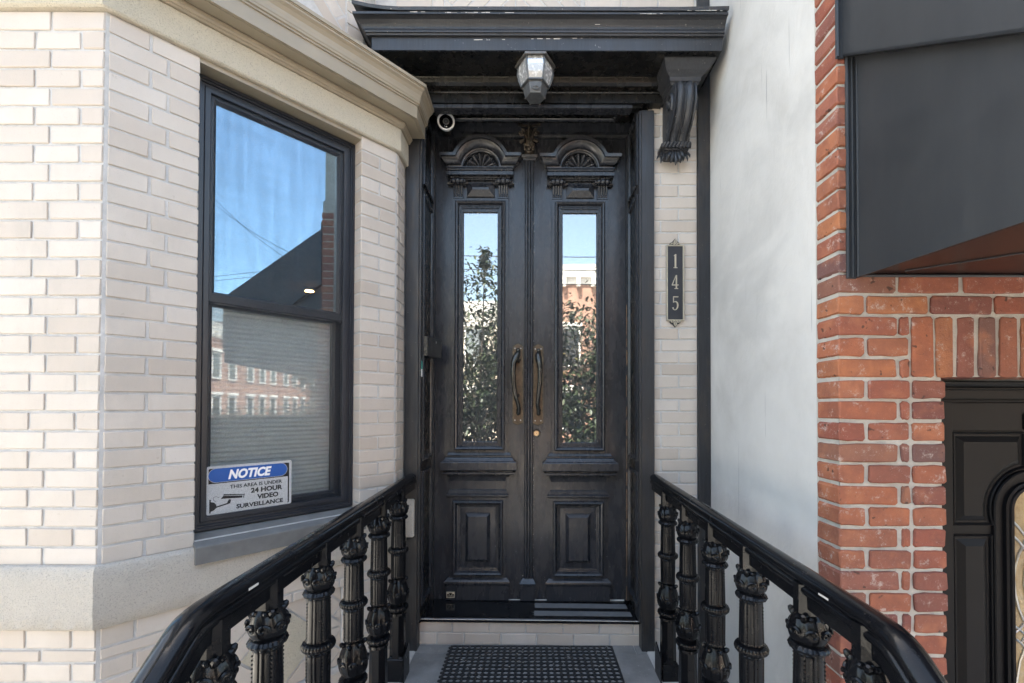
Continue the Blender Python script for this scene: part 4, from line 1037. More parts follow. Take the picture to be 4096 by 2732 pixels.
# security camera
kx, kz = P(1784, 487, 2.58)
sc = thing('security_camera', 'round white rimmed security camera under the porch head, left of the doors', 'camera', (kx, 2.58, kz))
FK = Matrix.Translation((kx, 2.58, kz)) @ Matrix.Rotation(radians(8), 4, 'Z') @ Matrix.Rotation(radians(6), 4, 'X') @ Matrix.Rotation(pi / 2, 4, 'X')
MB().lathe([(-.10, .030), (-.09, .040), (-.02, .0475), (0, .048)], 32, FK).build('camera_body', M_BPL, sc, True)
MB().lathe([(-.012, .0485), (.006, .0515), (.0085, .050), (.006, .041), (.002, .040)], 40, FK).build('camera_rim', M_WPL, sc, True)
MB().lathe([(.001, .0405), (.0025, .040), (.0025, .02)], 32, FK).build('camera_face', M_LENS, sc, True)
MB().lathe([(.002, .019), (.007, .0185), (.008, .016), (.005, .014)], 28, FK).build('lens_ring', M_LAMPM, sc, True)
MB().lathe([(.003, .0135), (.006, .012), (.0065, .004)], 24, FK).build('lens', M_BPL2, sc, True)
MB().lathe([(.0065, .0052), (.0072, .005)], 20, FK).build('lens_iris', M_LAMPM, sc); MB().lathe([(.0072, .0022), (.0078, .002)], 12, FK).build('lens_pupil', M_LENS, sc)
sd_ = MB(); sd_.ball((-.008, -.026, .003), .002, 6, 5, M=FK); sd_.box(-.002, .007, -.031, -.027, .0024, .0032, 0, FK); sd_.build('indicator', M_WPL, sc)
MB().tube([(kx, 2.66, kz), (kx - .005, 2.70, kz + .03), (kx - .008, 2.71, 3.126)], .014, 10).build('camera_mount', M_BPL, sc)
# intercom
ia, ib = PXp(1697, 1345, -.6005), PXp(1697, 1440, -.6005)
IZ1, IZ0 = P(1730, 1352, 2.60)[1], P(1730, 1434, 2.60)[1]
ic_ = thing('door_intercom', 'black video door intercom on the left door reveal', 'intercom', (-.60, 2.58, IZ0))
def vplan(pts, z0, z1, b=.003):
    m = MB(); cx_ = sum(p[0] for p in pts) / len(pts); cy_ = sum(p[1] for p in pts) / len(pts)
    def sh_(f): return [(cx_ + (x - cx_) * f, cy_ + (y - cy_) * f) for x, y in pts]
    m.rings([[(x, y, z0) for x, y in sh_(.9)], [(x, y, z0 + b) for x, y in pts], [(x, y, z1 - b) for x, y in pts], [(x, y, z1) for x, y in sh_(.9)]], True, True, True); return m
vplan([(-.600, 2.505), (-.582, 2.505), (-.530, 2.66), (-.600, 2.66)], IZ0 + .003, IZ1 - .002).build('wedge_mount', M_BPL, ic_)
pA, pB = Vector((-.585, 2.500)), Vector((-.536, 2.655))
dAB = (pB - pA).normalized(); nAB = Vector((dAB.y, -dAB.x)); L_ = (pB - pA).length
# unit faces out of the reveal, turned towards whoever stands at the door
fa = P(1714, 1400, 2.545)[0]; fbx = P(1752, 1400, 2.62)[0]
pA, pB = Vector((fa, 2.545)), Vector((fbx, 2.62)); dAB = (pB - pA).normalized(); nAB = Vector((dAB.y, -dAB.x)); L_ = (pB - pA).length
FI = Matrix.Translation((pA.x, pA.y, 0)) @ Matrix.Rotation(atan2(dAB.y, dAB.x), 4, 'Z')
MB().box(0, L_, 0, .030, IZ0, IZ1, .004, FI).build('intercom_body', M_BPL, ic_)
rb = MB()
for k in range(16): rb.box(L_ * (.10 + .8 * k / 16), L_ * (.10 + .8 * k / 16) + L_ * .025, -.0012, .002, IZ0 + .008, IZ0 + (IZ1 - IZ0) * .72, 0, FI)
rb.build('speaker_grille', M_BPL2, ic_)
FI2 = FI @ Matrix.Translation((L_ * .52, 0, IZ0 + (IZ1 - IZ0) * .78)) @ Matrix.Rotation(pi / 2, 4, 'X')
MB().lathe([(0, .021), (.005, .0205), (.006, .016), (.003, .012)], 24, FI2).build('lens_bezel', M_STEEL, ic_, True)
MB().lathe([(.001, .012), (.0045, .010), (.006, .004)], 18, FI2).build('intercom_lens', M_LAMPM, ic_, True)
MB().box(L_ * .28, L_ * .78, -.0018, 0, IZ0 + (IZ1 - IZ0) * .46, IZ0 + (IZ1 - IZ0) * .57, 0, FI).build('name_strip', M_WPL, ic_)
FI3 = FI @ Matrix.Translation((L_ * .72, 0, IZ0 + (IZ1 - IZ0) * .24)) @ Matrix.Rotation(pi / 2, 4, 'X')
MB().lathe([(0, .011), (.003, .0105), (.0035, .007)], 20, FI3).build('call_button', M_BPL, ic_, True)
st = thing('reveal_sticker', 'narrow green and white sticker on the reveal below the intercom', 'sticker', (-.60, 2.50, 1.47))
s0y, s1y = 2.515, 2.545
zs1, zs0, zsm = P(1697, 1443, 2.5)[1], P(1697, 1507, 2.5)[1], P(1697, 1477, 2.5)[1]
MB().box(-.6125, -.6105, 2.490, 2.524, zs0, zsm).build('sticker_lower', M_WPL, st); MB().box(-.6125, -.6105, 2.490, 2.524, zsm, zs1).build('sticker_upper', M_GREEN, st)
stp = MB()
for k in range(4): stp.box(-.6104, -.6100, 2.494, 2.520, zs0 + .008 + .009 * k, zs0 + .0095 + .009 * k)
stp.build('sticker_lines', M_LAMPM, st)
# number plaque
PY = 2.487
pl = thing('house_number_plaque', 'tall black plaque with pale rim and the digits 145 on the pale brick strip', 'house number', (P(2702, 1632, PY)[0], PY, P(2702, 1283, PY)[1]))
q0, q1 = P(2667, 1632, PY)[0], P(2738, 1632, PY)[0]; r1, r0 = P(2702, 979, PY)[1], P(2702, 1283, PY)[1]; qc = (q0 + q1) / 2
MB().box(q0, q1, PY + .003, 2.499, r0, r1, .002).build('plaque_back', M_PLQB, pl)
MB().frame(q0, q1, r0, r1, [(0, PY + .004), (0, PY), (.002, PY - .002), (.006, PY - .002), (.008, PY + .0005), (.008, PY + .004)], False).build('plaque_rim', M_PLQG, pl)
MB().box(q0 + .008, q1 - .008, PY + .001, PY + .003, r0 + .008, r1 - .008).build('plaque_field', M_PLQB, pl)
for s_, zz_ in ((1, r1), (-1, r0)):
    f = MB()
    f.prism([(qc, zz_ + s_ * .034), (qc - .009, zz_ + s_ * .020), (qc - .0095, zz_ + s_ * .012), (qc, zz_ + s_ * .002), (qc + .0095, zz_ + s_ * .012), (qc + .009, zz_ + s_ * .020)], PY - .003, PY + .004, .002)
    for t in (-1, 1):
        f.tube([(qc + t * .004, PY - .001, zz_ - s_ * .003), (qc + t * .013, PY - .002, zz_ + s_ * .008), (qc + t * .024, PY - .002, zz_ + s_ * .007), (qc + t * .027, PY - .001, zz_ - s_ * .003)], [.003, .0042, .0038, .002], 7)
    f.build('finial', M_PLQG, pl, True)
    MB().prism([(qc, zz_ + s_ * .038), (qc - .013, zz_ + s_ * .021), (qc - .030, zz_ + s_ * .010), (qc - .030, zz_ - s_ * .005), (qc + .030, zz_ - s_ * .005), (qc + .030, zz_ + s_ * .010), (qc + .013, zz_ + s_ * .021)], PY + .0045, 2.499).build('plaque_back', M_PLQB, pl)
    MB().box(qc - .0006, qc + .0006, PY - .0036, PY - .0028, zz_ + s_ * .010 if s_ > 0 else zz_ - .024, zz_ + s_ * .024 if s_ > 0 else zz_ - .010).build('finial_groove', M_PLQB, pl)
def digit(polys, tubes, cz_, h):
    m = MB()
    for p in polys: m.prism([(qc + x * h, cz_ + z * h) for x, z in p], PY - .0012, PY + .001)
    for pts, ww in tubes:
        L, R = [], []
        for k in range(len(pts)):
            a, b = Vector(pts[max(k - 1, 0)]), Vector(pts[min(k + 1, len(pts) - 1)]); n_ = Vector((-(b - a).y, (b - a).x)).normalized() * ww[k] / 2
            L.append((qc + (pts[k][0] + n_.x) * h, cz_ + (pts[k][1] + n_.y) * h)); R.append((qc + (pts[k][0] - n_.x) * h, cz_ + (pts[k][1] - n_.y) * h))
        m.rings([[(L[k][0], PY - .0012, L[k][1]), (R[k][0], PY - .0012, R[k][1]), (R[k][0], PY + .001, R[k][1]), (L[k][0], PY + .001, L[k][1])] for k in range(len(pts))], True, True, True)
    return m.build('digit', M_PLQG, pl)
hD = P(0, 1017, PY)[1] - P(0, 1072, PY)[1]
digit([[(-.055, -.45), (.065, -.45), (.065, .5), (-.01, .5), (-.12, .40), (-.12, .37), (-.055, .40)], [(-.14, -.5), (.15, -.5), (.15, -.45), (-.14, -.45)]], [], P(2702, 1044.5, PY)[1], hD)
digit([[(.02, -.45), (.12, -.45), (.12, .5), (.05, .5), (.02, .44)], [(-.07, -.5), (.2, -.5), (.2, -.45), (-.07, -.45)], [(-.26, -.25), (.22, -.25), (.22, -.18), (-.26, -.18)], [(-.26, -.18), (-.18, -.18), (.06, .5), (.03, .5)]], [], P(2700, 1128, PY)[1], hD)
digit([[(-.17, .43), (.2, .43), (.22, .5), (-.17, .5)], [(-.17, .04), (-.11, .07), (-.11, .45), (-.17, .45)]], [([(-.15, .06), (-.06, .12), (.05, .12), (.14, .02), (.17, -.14), (.14, -.32), (.05, -.45), (-.05, -.485), (-.15, -.42), (-.19, -.30)], [.03, .06, .08, .10, .11, .10, .07, .05, .08, .10])], P(2704, 1213, PY)[1], hD)

# ================================================================== stoop
stoop = thing('entrance_stoop', 'grey stone landing and steps in front of the black double door', 'stoop', (0, 1.7, GZ))
MB().box(-.755, .775, .80, 2.60, GZ, -.022).build('stoop_body', M_CONC, stoop)
yc = [2.545, 2.455, 1.85, 1.30, .80]
for a, b in zip(yc[:-1], yc[1:]):
    cx_ = [-.633, -.02, .600, .660] if a > 2.5 else ([-.633, .10, .660] if b > 1.8 else [-.633, -.15, .660])
    for x0, x1 in zip(cx_[:-1], cx_[1:]): MB().box(x0 + .0015, x1 - .0015, b + .0015, a - .0015, -.024, 0, .0015).build('paving_slab', M_SLAB, stoop)
MB().box(-.64, .665, .80, 2.56, -.0225, -.004).build('slab_mortar', M_MORT, stoop)
for x0, x1 in ((-.770, -.636), (.663, .790)):
    for a, b in ((2.56, 1.7), (1.695, .80)): MB().box(x0, x1, b, a, -.024, .0005, .002).build('border_slab', M_LSTONE, stoop)
for k in range(1, 6):
    y1 = .80 - .256 * (k - 1); z = -.2 * k
    MB().box(-.77, .79, y1 - .256 - .02, y1, z - .05, z, .006).build('step', M_SLAB, stoop)
    MB().box(-.755, .775, y1 - .256, y1, GZ, z - .048).build('step_riser', M_CONC, stoop)
# doormat
mat_ = MB(); pitch = .0336; NX, NY = 27, 26; X0 = -.4365; Y1m = 2.523
mm = MB()
top, botz = .0075, .001
for i_ in range(NX):
    for j_ in range(NY):
        cx_, cy_ = X0 + pitch * (i_ + .5), Y1m - pitch * (j_ + .5)
        hx = pitch / 2; n_ = 12; r_ = .0132
        sq = []
        for k in range(n_):
            a = 2 * pi * k / n_ + pi / 12
            s_ = 1 / max(abs(cos(a)), abs(sin(a))); sq.append((cx_ + hx * cos(a) * s_, cy_ + hx * sin(a) * s_))
        rg = lambda r, z: [(cx_ + r * cos(2 * pi * k / n_ + pi / 12), cy_ + r * sin(2 * pi * k / n_ + pi / 12), z) for k in range(n_)]
        gap = .003 if (i_ % 9 == 0 or j_ % 9 == 8) else 0
        mm.rings([[(x, y, top - .003) for x, y in sq], rg(r_ + .0035, top - .003), rg(r_ + .0020, top), rg(r_, top - .0005), rg(r_ + .0002, botz)], True)
xa_, xb_ = X0, X0 + NX * pitch; yb_ = Y1m - NY * pitch
for a, b, c_, e in ((xa_ - .006, xa_, yb_ - .006, Y1m + .006), (xb_, xb_ + .006, yb_ - .006, Y1m + .006)): mm.box(a, b, c_, e, botz, top - .002, .001)
for c_, e in ((Y1m, Y1m + .006), (yb_ - .006, yb_)): mm.box(xa_, xb_, c_, e, botz, top - .002, .001)
for q in (9, 18): mm.box(X0 + q * pitch - .0012, X0 + q * pitch + .0012, yb_, Y1m, top - .003, top + .0006)
for q in (9, 18): mm.box(xa_, xb_, Y1m - q * pitch - .0012, Y1m - q * pitch + .0012, top - .003, top + .0006)
mt = thing('rubber_doormat', 'black rubber doormat full of round holes on the grey landing', 'doormat', (.017, 2.1, 0))
mm.build('mat_body', M_RUB, mt)
nb = MB()
for j_ in range(NY):
    for x_ in (xa_ - .006,): nb.lathe([(botz, .0085), (top - .003, .0085), (top - .002, .007)], 10, Matrix.Translation((x_ - .003, Y1m - pitch * (j_ + .5), 0)))
nb.build('mat_edge_lug', M_RUB, mt)
db = MB(); rd = random.Random(11)
for k in range(60):
    x, y = rd.uniform(-.42, .45), rd.uniform(2.15, 2.5); a = rd.uniform(0, pi); L = rd.uniform(.004, .016)
    db.tube([(x, y, .0135), (x + cos(a) * L, y + sin(a) * L, .0145)], .0006, 4)
for k in range(90):
    x, y = rd.choice([rd.uniform(-.62, -.46), rd.uniform(.5, .65), rd.uniform(-.4, .45)]), rd.uniform(2.0, 2.53); db.ball((x, y, .0015), rd.uniform(.0007, .002), 5, 4, (1, 1, .5))
tag(db.build('grit_litter', M_CAULK), 'bits of grit and dry stalks lying about the mat and landing', 'litter', None, 'stuff')

# ================================================================== iron railings
def lobes(n, amp, ph=0, pw=1): return lambda a: amp * (abs(cos(n * a / 2 + ph)) ** pw)
def shaftfn(z, r, a):
    fl_ = min(1, abs(sin(a * 4)) * 2.2); return r * (1 - .055 * (1 - fl_))
def bulbfn(z0, z1, n=4):
    def f(z, r, a):
        t = (z - z0) / (z1 - z0); l = abs(cos(a * n / 2)) ** 1.2
        return r * (.94 + .10 * l + .02 * sin(a * n * 3 + 5 * t) * sin(pi * max(0, min(1, t))))
    return f
def ringfn(n=18): return lambda z, r, a: r * (1 + .05 * abs(sin(a * n / 2)))
def petal(m, z, R, n, up, r0, out=.35):
    for k in range(n):
        a = 2 * pi * k / n + pi / n; c_, s_ = cos(a), sin(a)
        m.tube([(c_ * R * .82, s_ * R * .82, z - up * 1.1), (c_ * R * 1.02, s_ * R * 1.02, z - up * .4), (c_ * R * 1.18, s_ * R * 1.18, z + up * .1), (c_ * R * 1.30, s_ * R * 1.30, z + up * .45)], [r0 * .9, r0 * 1.15, r0, r0 * .45], 7)
def curl(m, z, R, n, sc=1):
    for k in range(n):
        for s_ in (-1, 1):
            a0 = 2 * pi * k / n + s_ * .30; pts = []; rr = []
            for q in range(16):
                t = q * .42; rad = .0125 * sc * math.exp(-.10 * q)
                da = s_ * rad * cos(t) / R; dz = rad * sin(t)
                pts.append(((R + .002) * cos(a0 + da), (R + .002) * sin(a0 + da), z + dz)); rr.append(max(.0014, .0036 * sc * (1 - q * .035)))
            m.tube(pts, rr, 6)
def bead_line(m, z0, z1, R, a):
    z = z0
    while z < z1:
        m.ball((R * cos(a), R * sin(a), z), .0026, 6, 4); z += .0105
proto = {}
def oct_(r0, r1, z0, z1):
    m = MB(); ps = []
    for z, r in ((z0, r0), (z1, r1)): ps.append([(r * cos(radians(45 * k + 22.5)), r * sin(radians(45 * k + 22.5)), z) for k in range(8)])
    return m.rings(ps, True, True, True)
SHF = []
for a, b, r0, r1 in ((.505, .630, .0355, .0365), (.655, .800, .0365, .034)):
    m = MB(); m.lathe([(a, r0 * .96), (a + .006, r0 * 1.04), (a + .010, r0)] + [(a + .012 + (b - a - .024) * t / 8, r0 + (r1 - r0) * t / 8) for t in range(9)] + [(b - .010, r1), (b - .006, r1 * 1.04), (b, r1 * .96)], 96, None, shaftfn)
    for k in range(4): bead_line(m, a + .018, b - .016, (r0 + r1) / 2 * .995, pi / 4 + k * pi / 2)
    SHF.append(m)
proto['shaft_a'] = SHF[0].mesh('shaft', M_IRON, True); proto['shaft_b'] = SHF[1].mesh('shaft', M_IRON, True)
proto['baluster'] = oct_(.040, .0375, .112, .322).mesh('baluster', M_IRON)
m = MB(); m.box(-.041, .041, -.041, .041, -.002, .112, .003); m.box(-.036, .036, -.036, .036, .112, .120, .003)
proto['foot_block'] = m.mesh('foot_block', M_IRON)
m = MB(); f = bulbfn(.372, .488); m.lathe([(.362, .030), (.368, .033)] + [(.372 + .116 * t / 12, .035 + .0175 * sin(pi * (t / 12) ** .8)) for t in range(13)] + [(.492, .033), (.500, .031)], 96, None, f)
petal(m, .494, .037, 6, .009, .0085); curl(m, .428, .0505, 4, 1.35); proto['lower_bulb'] = m.mesh('leaf_bulb', M_IRON, True)
m = MB(); m.lathe([(.320, .036), (.323, .0425), (.334, .041), (.338, .034), (.342, .038), (.347, .048), (.356, .050), (.363, .047), (.368, .036)], 96, None, lambda z, r, a: r * (1 + (.055 * abs(sin(a * 9)) if .343 < z < .366 else 0)))
proto['collar'] = m.mesh('collar', M_IRON, True)
m = MB(); m.lathe([(.627, .035), (.631, .043), (.637, .048), (.645, .049), (.653, .045), (.657, .035)], 120, None, lambda z, r, a: r * (1 + (.045 * abs(sin(a * 12)) if r > .04 else 0))); proto['ring'] = m.mesh('ring', M_IRON, True)
m = MB(); f = bulbfn(.815, .90); m.lathe([(.796, .033), (.800, .042), (.807, .0455), (.814, .042), (.819, .035)], 96, None, ringfn(18))
m.lathe([(.816, .032)] + [(.818 + .068 * t / 12, .035 + .0115 * sin(pi * (t / 12) ** .75)) for t in range(13)] + [(.892, .029), (.905, .026)], 96, None, f)
petal(m, .888, .0345, 4, .013, .0085); petal(m, .886, .031, 8, .006, .0075); curl(m, .850, .0455, 4, 1.25); proto['upper_bulb'] = m.mesh('leaf_capital', M_IRON, True)
m = oct_(.034, .034, .893, .965); proto['socket'] = m.mesh('socket', M_IRON)
M_ = [(-.019, 0), (.019, 0), (.0195, .030), (.026, .035), (.0285, .041), (.0285, .047), (.026, .0515), (.0235, .053), (.0235, .056), (.0262, .058), (.028, .063), (.0278, .070), (.025, .077), (.017, .083), (.006, .0865), (-.006, .0865)]
RP = M_ + [(-x, z) for x, z in reversed(M_[2:-1])][0:]
def railing(side, Xc0, Xc1, balY, lab, zb):
    t = thing('stoop_railing', lab, 'railing', (side * .68, 1.6, 0), 'cast iron stoop railings')
    path = [(Xc0, 2.474, .905), (Xc1, zb[0], zb[1]), (Xc1 + side * .002, -.30, zb[1] - (zb[0] + .30) * .78)]
    pts = [Vector(p) for p in path]; fine = []
    fine.append((pts[0], (pts[1] - pts[0]).normalized()))
    d0, d1 = (pts[1] - pts[0]).normalized(), (pts[2] - pts[1]).normalized()
    for q in range(5):
        s_ = q / 4; p = pts[1] - d0 * .02 * (1 - s_) ** 2 + d1 * .02 * s_ ** 2
        fine.append((p, d0.lerp(d1, s_).normalized()))
    fine.append((pts[2], d1)); rs = []
    sub = []
    for (p, d_), (p2, d2) in zip(fine[:-1], fine[1:]):
        n_ = max(1, int((p2 - p).length / .05))
        for k in range(n_): sub.append((p.lerp(p2, k / n_), d_.lerp(d2, k / n_).normalized()))
    sub.append(fine[-1])
    for p, d_ in sub:
        lat = d_.cross(Vector((0, 0, 1))).normalized(); up = lat.cross(d_).normalized(); w_ = random.uniform(-.0004, .0004)
        rs.append([tuple(p + lat * (x * 1.0 + w_) + up * (z + w_)) for x, z in RP])
    m = MB(); m.rings(rs, True, True, True); m.build('handrail', M_IRON, t, True)
    r5 = random.Random(5 + side)
    for n_, (Y, base) in enumerate(balY):
        tt = (2.474 - Y) / (2.474 - zb[0]); x = Xc0 + (Xc1 - Xc0) * min(tt, 1)
        if base == 0: base = -.033 * (2.235 - Y) if side < 0 else -.028 - .014 * (2.245 - Y)
        M0 = Matrix.Translation((x, Y, base)) @ Matrix.Rotation(r5.uniform(-.05, .05), 4, 'Z')
        b_ = place(proto['baluster'], 'baluster', t, M0)
        for nm, key in (('shaft', 'shaft_a'), ('shaft', 'shaft_b'), ('foot_block', 'foot_block'), ('collar', 'collar'), ('leaf_bulb', 'lower_bulb'), ('ring', 'ring'), ('leaf_capital', 'upper_bulb'), ('socket', 'socket')):
            place(proto[key], nm, b_, M0)
    cm_ = MB(); r6 = random.Random(8 + side)
    for k in range(1):
        Y = 1.02; tt = (2.474 - Y) / (2.474 - zb[0]); zz_ = .905 + (zb[1] - .905) * tt; x = Xc0 + (Xc1 - Xc0) * tt
        L_c = r6.uniform(.002, .009) if k else .018
        cm_.box(x - side * .0283, x - side * .0262, Y - L_c, Y + L_c, zz_ + .0615, zz_ + .0675, .0008)
    cm_.build('paint_chip', M_CAULK, t)['kind'] = 'stuff'
    pl_ = MB(); x = Xc0 - side * .05
    pl_.prism([(-.05, 0), (.05, 0), (.05, .14), (.035, .16), (-.05, .12)], 0, .006, 0, Matrix.Translation((Xc0 - side * .046, balY[0][0], 0)) @ Matrix.Rotation(pi / 2, 4, 'Z'))
    pl_.build('base_plate', M_IRON, t)
    return t
railing(-1, -.660, -.662, [(2.235, 0), (1.95, 0), (1.672, 0), (1.395, 0), (1.125, 0), (.925, 0), (.60, -.205), (.35, -.405), (.10, -.605)], 'black cast iron railing on the left of the landing, by the bay window', (.885, .880))
railing(1, .706, .707, [(2.245, 0), (1.965, 0), (1.678, 0), (1.406, 0), (1.118, 0), (.915, 0), (.59, -.205), (.34, -.405), (.09, -.605)], 'black cast iron railing on the right of the landing, by the grey stucco', (.868, .858))

# ================================================================== stucco party wall
tag(MB().box(1.024, 1.30, 1.55, 12.5, GZ, 9.6).build('stucco_wall', M_GST), 'smooth pale grey stucco side wall between the black trim and the red brick', 'wall')

# ================================================================== red brick neighbour
nb_ = thing('red_brick_house', 'orange red brick house front with rough pale mortar and a black door', 'house', (1.4, 1.443, GZ))
RY = 1.443; RXL = 1.014; RC = .0695; RZ = 1.7716
FRD = Matrix.Translation((0, RY, 0))
def mortar_wall(x0, x1, z0, z1, y0=RY + .005, y1=RY + .12, step=.02):
    """front sheet of tooled mortar with an uneven surface"""
    m = MB(); nx, nz = max(2, int((x1 - x0) / step)), max(2, int((z1 - z0) / step))
    rs = [[(x0 + (x1 - x0) * i_ / nx, y0 + random.uniform(-.0022, .0022), z0 + (z1 - z0) * j_ / nz) for i_ in range(nx + 1)] for j_ in range(nz + 1)]
    m.rings(rs, False); m.box(x0, x1, y0 + .004, y1, z0, z1); return m
mw = mortar_wall(RXL + .007, 1.356, GZ, 1.466); t_ = mortar_wall(RXL + .007, 3.2, 1.4665, 3.3, step=.03); mw.add(t_.v, t_.f)
# mortar on the return
rs = [[(RXL + .0065 + random.uniform(-.002, .002), RY + .006 + .104 * i_ / 6, GZ + .02 * j_) for i_ in range(7)] for j_ in range(int((3.3 - GZ) / .02))]
mw.rings(rs, False)
mw.build('wall', M_RMORT, nb_, True)
def rbrick(x0, x1, zc_, h=.0585, depth=.05, ja=.003):
    brick(nb_, FRD, x0, x1, zc_ - h / 2 + random.uniform(-.0008, .0008), zc_ + h / 2, M_RED, depth, .003, 'red')
cnt = 0
for k in range(-20, 33):
    zc_ = RZ - k * RC
    if zc_ < -.30: break
    if k % 2 == 0: rbrick(RXL, 1.205, zc_, depth=.108)
    else: rbrick(RXL, 1.098, zc_, depth=.108)
    if k >= 2:
        if k % 2 == 0: rbrick(1.219, 1.2475, zc_)
        else: rbrick(1.113, 1.2455, zc_)
        if k >= 5: rbrick(1.2585, 1.364, zc_, depth=.10)
    elif k >= -1:
        x = 1.218 if k % 2 == 0 else 1.112
        while x < 1.9: rbrick(x, x + .197, zc_); x += .211
    if k < -14: pass
x = 1.2585
n_ = 0
while x < 1.95:
    wv = .068 if n_ == 0 else .054
    brick(nb_, FRD, x, x + wv, 1.4645, 1.6625, M_RED, .10, .003, 'red'); x += wv + (.0155 if n_ else .012); n_ += 1
MB().box(1.356, 3.2, RY + .12, RY + .14, GZ, -.30).build('lower_wall', M_DARKMET, nb_)
MB().box(1.30, 4.8, 1.75, 11, GZ, 9.6).build('house_body', M_RMORT, nb_)
MB().box(3.2, 4.8, RY, 1.75, GZ, 9.6).build('wall', M_RMORT, nb_); MB().box(1.03, 4.8, RY + .02, 1.75, 3.3, 9.6).build('wall', M_RMORT, nb_); MB().box(1.03, 1.36, RY + .09, 1.76, GZ, 3.3).build('wall', M_GST, nb_)
MB().box(1.0, 4.85, RY - .1, 11.1, 9.6, 9.8).build('roof', M_DARKMET, nb_)
# its door
ND = 1.555
def nX(px, Y=ND): return P(px, 1632, Y)[0]
def nZ(py, Y=ND): return P(3950, py, Y)[1]
M_NDOOR = simple('satin_black_door', (.005, .005, .006), .45, var=.12, vs=6, bump=.05, spec=.16)
fr = MB(); fr.box(1.34, nX(3800), ND - .01, ND + .05, GZ + .8, nZ(1608), .002)
fr.stack(1.34, 2.6, ND + .02, [(nZ(1610), .03), (nZ(1607), .034), (nZ(1602), .034), (nZ(1600), .028), (nZ(1594), .03), (nZ(1562), .03), (nZ(1558), .038), (nZ(1553), .038), (nZ(1551), .030), (nZ(1548), .034), (nZ(1538), .040), (nZ(1530), .042), (nZ(1524), .02)])
fr.build('door_frame', M_NDOOR, nb_)
nd = MB(); nd.box(nX(3800), nX(4300), ND, ND + .045, -.5, nZ(1608)); ndo = nd.build('door', M_NDOOR, nb_, label='black panelled door with a leaded glass oval')
MB().box(nX(3801), nX(4300), ND - .004, ND, nZ(1723), nZ(1612), .001).build('top_rail', M_NDOOR, ndo)
MB().box(nX(4086), nX(4200), ND - .010, ND - .0042, nZ(1718), nZ(1652), .002).build('name_plate', M_NDOOR, ndo)
ccx, ccz = nX(4118), nZ(2035); kk = ND / FPX
def panel_with_arc():
    """upper panel: rectangle with its lower right corner cut by an arc"""
    def outline(ins):
        a = ins * kk; x0, x1, z1, z0 = nX(3801) + a, nX(4094) - a, nZ(1727) - a, nZ(2100) + a
        R = (165 + ins) * kk; pts = [(x0, z0), (x0, z1), (x1, z1)]
        # arc from right edge down to the bottom edge
        dz = x1 - ccx; a0 = atan2(sqrt(max(R * R - dz * dz, 0)), dz); dx_ = z0 - ccz; a1 = pi - asin(max(-1, min(1, dx_ / R)))
        for q in range(13):
            t = a0 + (a1 - a0) * q / 12; pts.append((ccx + R * cos(t), ccz + R * sin(t)))
        return pts
    m = MB(); rings = []
    for ins, y in ((0, ND), (0, ND - .006), (3, ND - .009), (7, ND - .006), (10, ND + .002), (14, ND + .002), (40, ND - .011), (43, ND - .011)):
        rings.append([(x, y, z) for x, z in outline(ins)])
    m.rings(rings, True, False, True); return m
panel_with_arc().build('upper_panel', M_NDOOR, ndo)
MB().frame(nX(3801), nX(3958), -.5, nZ(2137), [(0, ND), (0, ND - .006), (3 * kk, ND - .009), (7 * kk, ND - .006), (10 * kk, ND + .002), (14 * kk, ND + .002), (44 * kk, ND - .011), (48 * kk, ND - .011)], True).build('lower_panel', M_NDOOR, ndo)
def arcband(R0, R1, y0, prof):
    m = MB(); rings = []
    for f_, y in prof:
        R = (R0 + (R1 - R0) * f_) * kk; ring = [(ccx - R, y, -.5)]
        for q in range(25):
            a = pi - pi * q / 24 * .999; ring.append((ccx + R * cos(a), y, ccz + R * sin(a)))
        rings.append(ring)
    return m.rings(rings, False)
arcband(158, 148, ND, [(0, ND), (.1, ND - .008), (.5, ND - .011), (.9, ND - .008), (1, ND)]).build('arch_moulding', M_NDOOR, ndo, True)
arcband(112, 78, ND, [(0, ND), (.05, ND - .010), (.3, ND - .013), (.45, ND - .008), (.55, ND - .014), (.8, ND - .016), (1, ND - .002)]).build('glass_moulding', M_NDOOR, ndo, True)
gl = MB(); R = 79 * kk
gl.prism([(ccx - R, -.5)] + [(ccx + R * cos(pi - pi * q / 20), ccz + R * sin(pi - pi * q / 20)) for q in range(21)] + [(ccx + R, -.5)], ND - .004, ND - .001)
def mk_amber():
    m = MT('amber_textured_glass', .12, 0, .5)
    m.col(m.ramp(m.noise(9, det=5), [(.3, (.20, .13, .06)), (.55, (.36, .26, .13)), (.8, (.42, .36, .27))])); m.bump(m.noise(90, det=2), .5, .004); return m.m
gl.build('pane', mk_amber(), ndo)
cm = MB(); yy = ND - .006
def came(pts, r=.0038): cm.tube([(nX(a), yy, nZ(b)) for a, b in pts], r, 6)
came([(4040, 2085), (4062, 2108), (4085, 2140), (4100, 2165)]); came([(4040, 2142), (4060, 2162), (4078, 2185), (4095, 2210), (4110, 2240)])
came([(4100, 2120), (4088, 2160), (4078, 2183), (4060, 2215), (4044, 2265), (4040, 2310), (4044, 2370), (4058, 2430), (4075, 2475), (4084, 2484), (4110, 2515)])
came([(4110, 2190), (4094, 2240), (4083, 2290), (4081, 2340), (4088, 2390), (4100, 2430)])
came([(4110, 2420), (4084, 2482), (4064, 2508), (4044, 2525)]); came([(4040, 2500), (4062, 2516), (4095, 2545), (4110, 2560)]); came([(4045, 2552), (4070, 2572), (4090, 2596), (4110, 2620)]); came([(4100, 2540), (4080, 2590), (4060, 2640), (4046, 2720), (4044, 2800)]); came([(4110, 2500), (4085, 2540), (4064, 2568)])
cm.build('lead_came', M_STEEL, ndo, True)

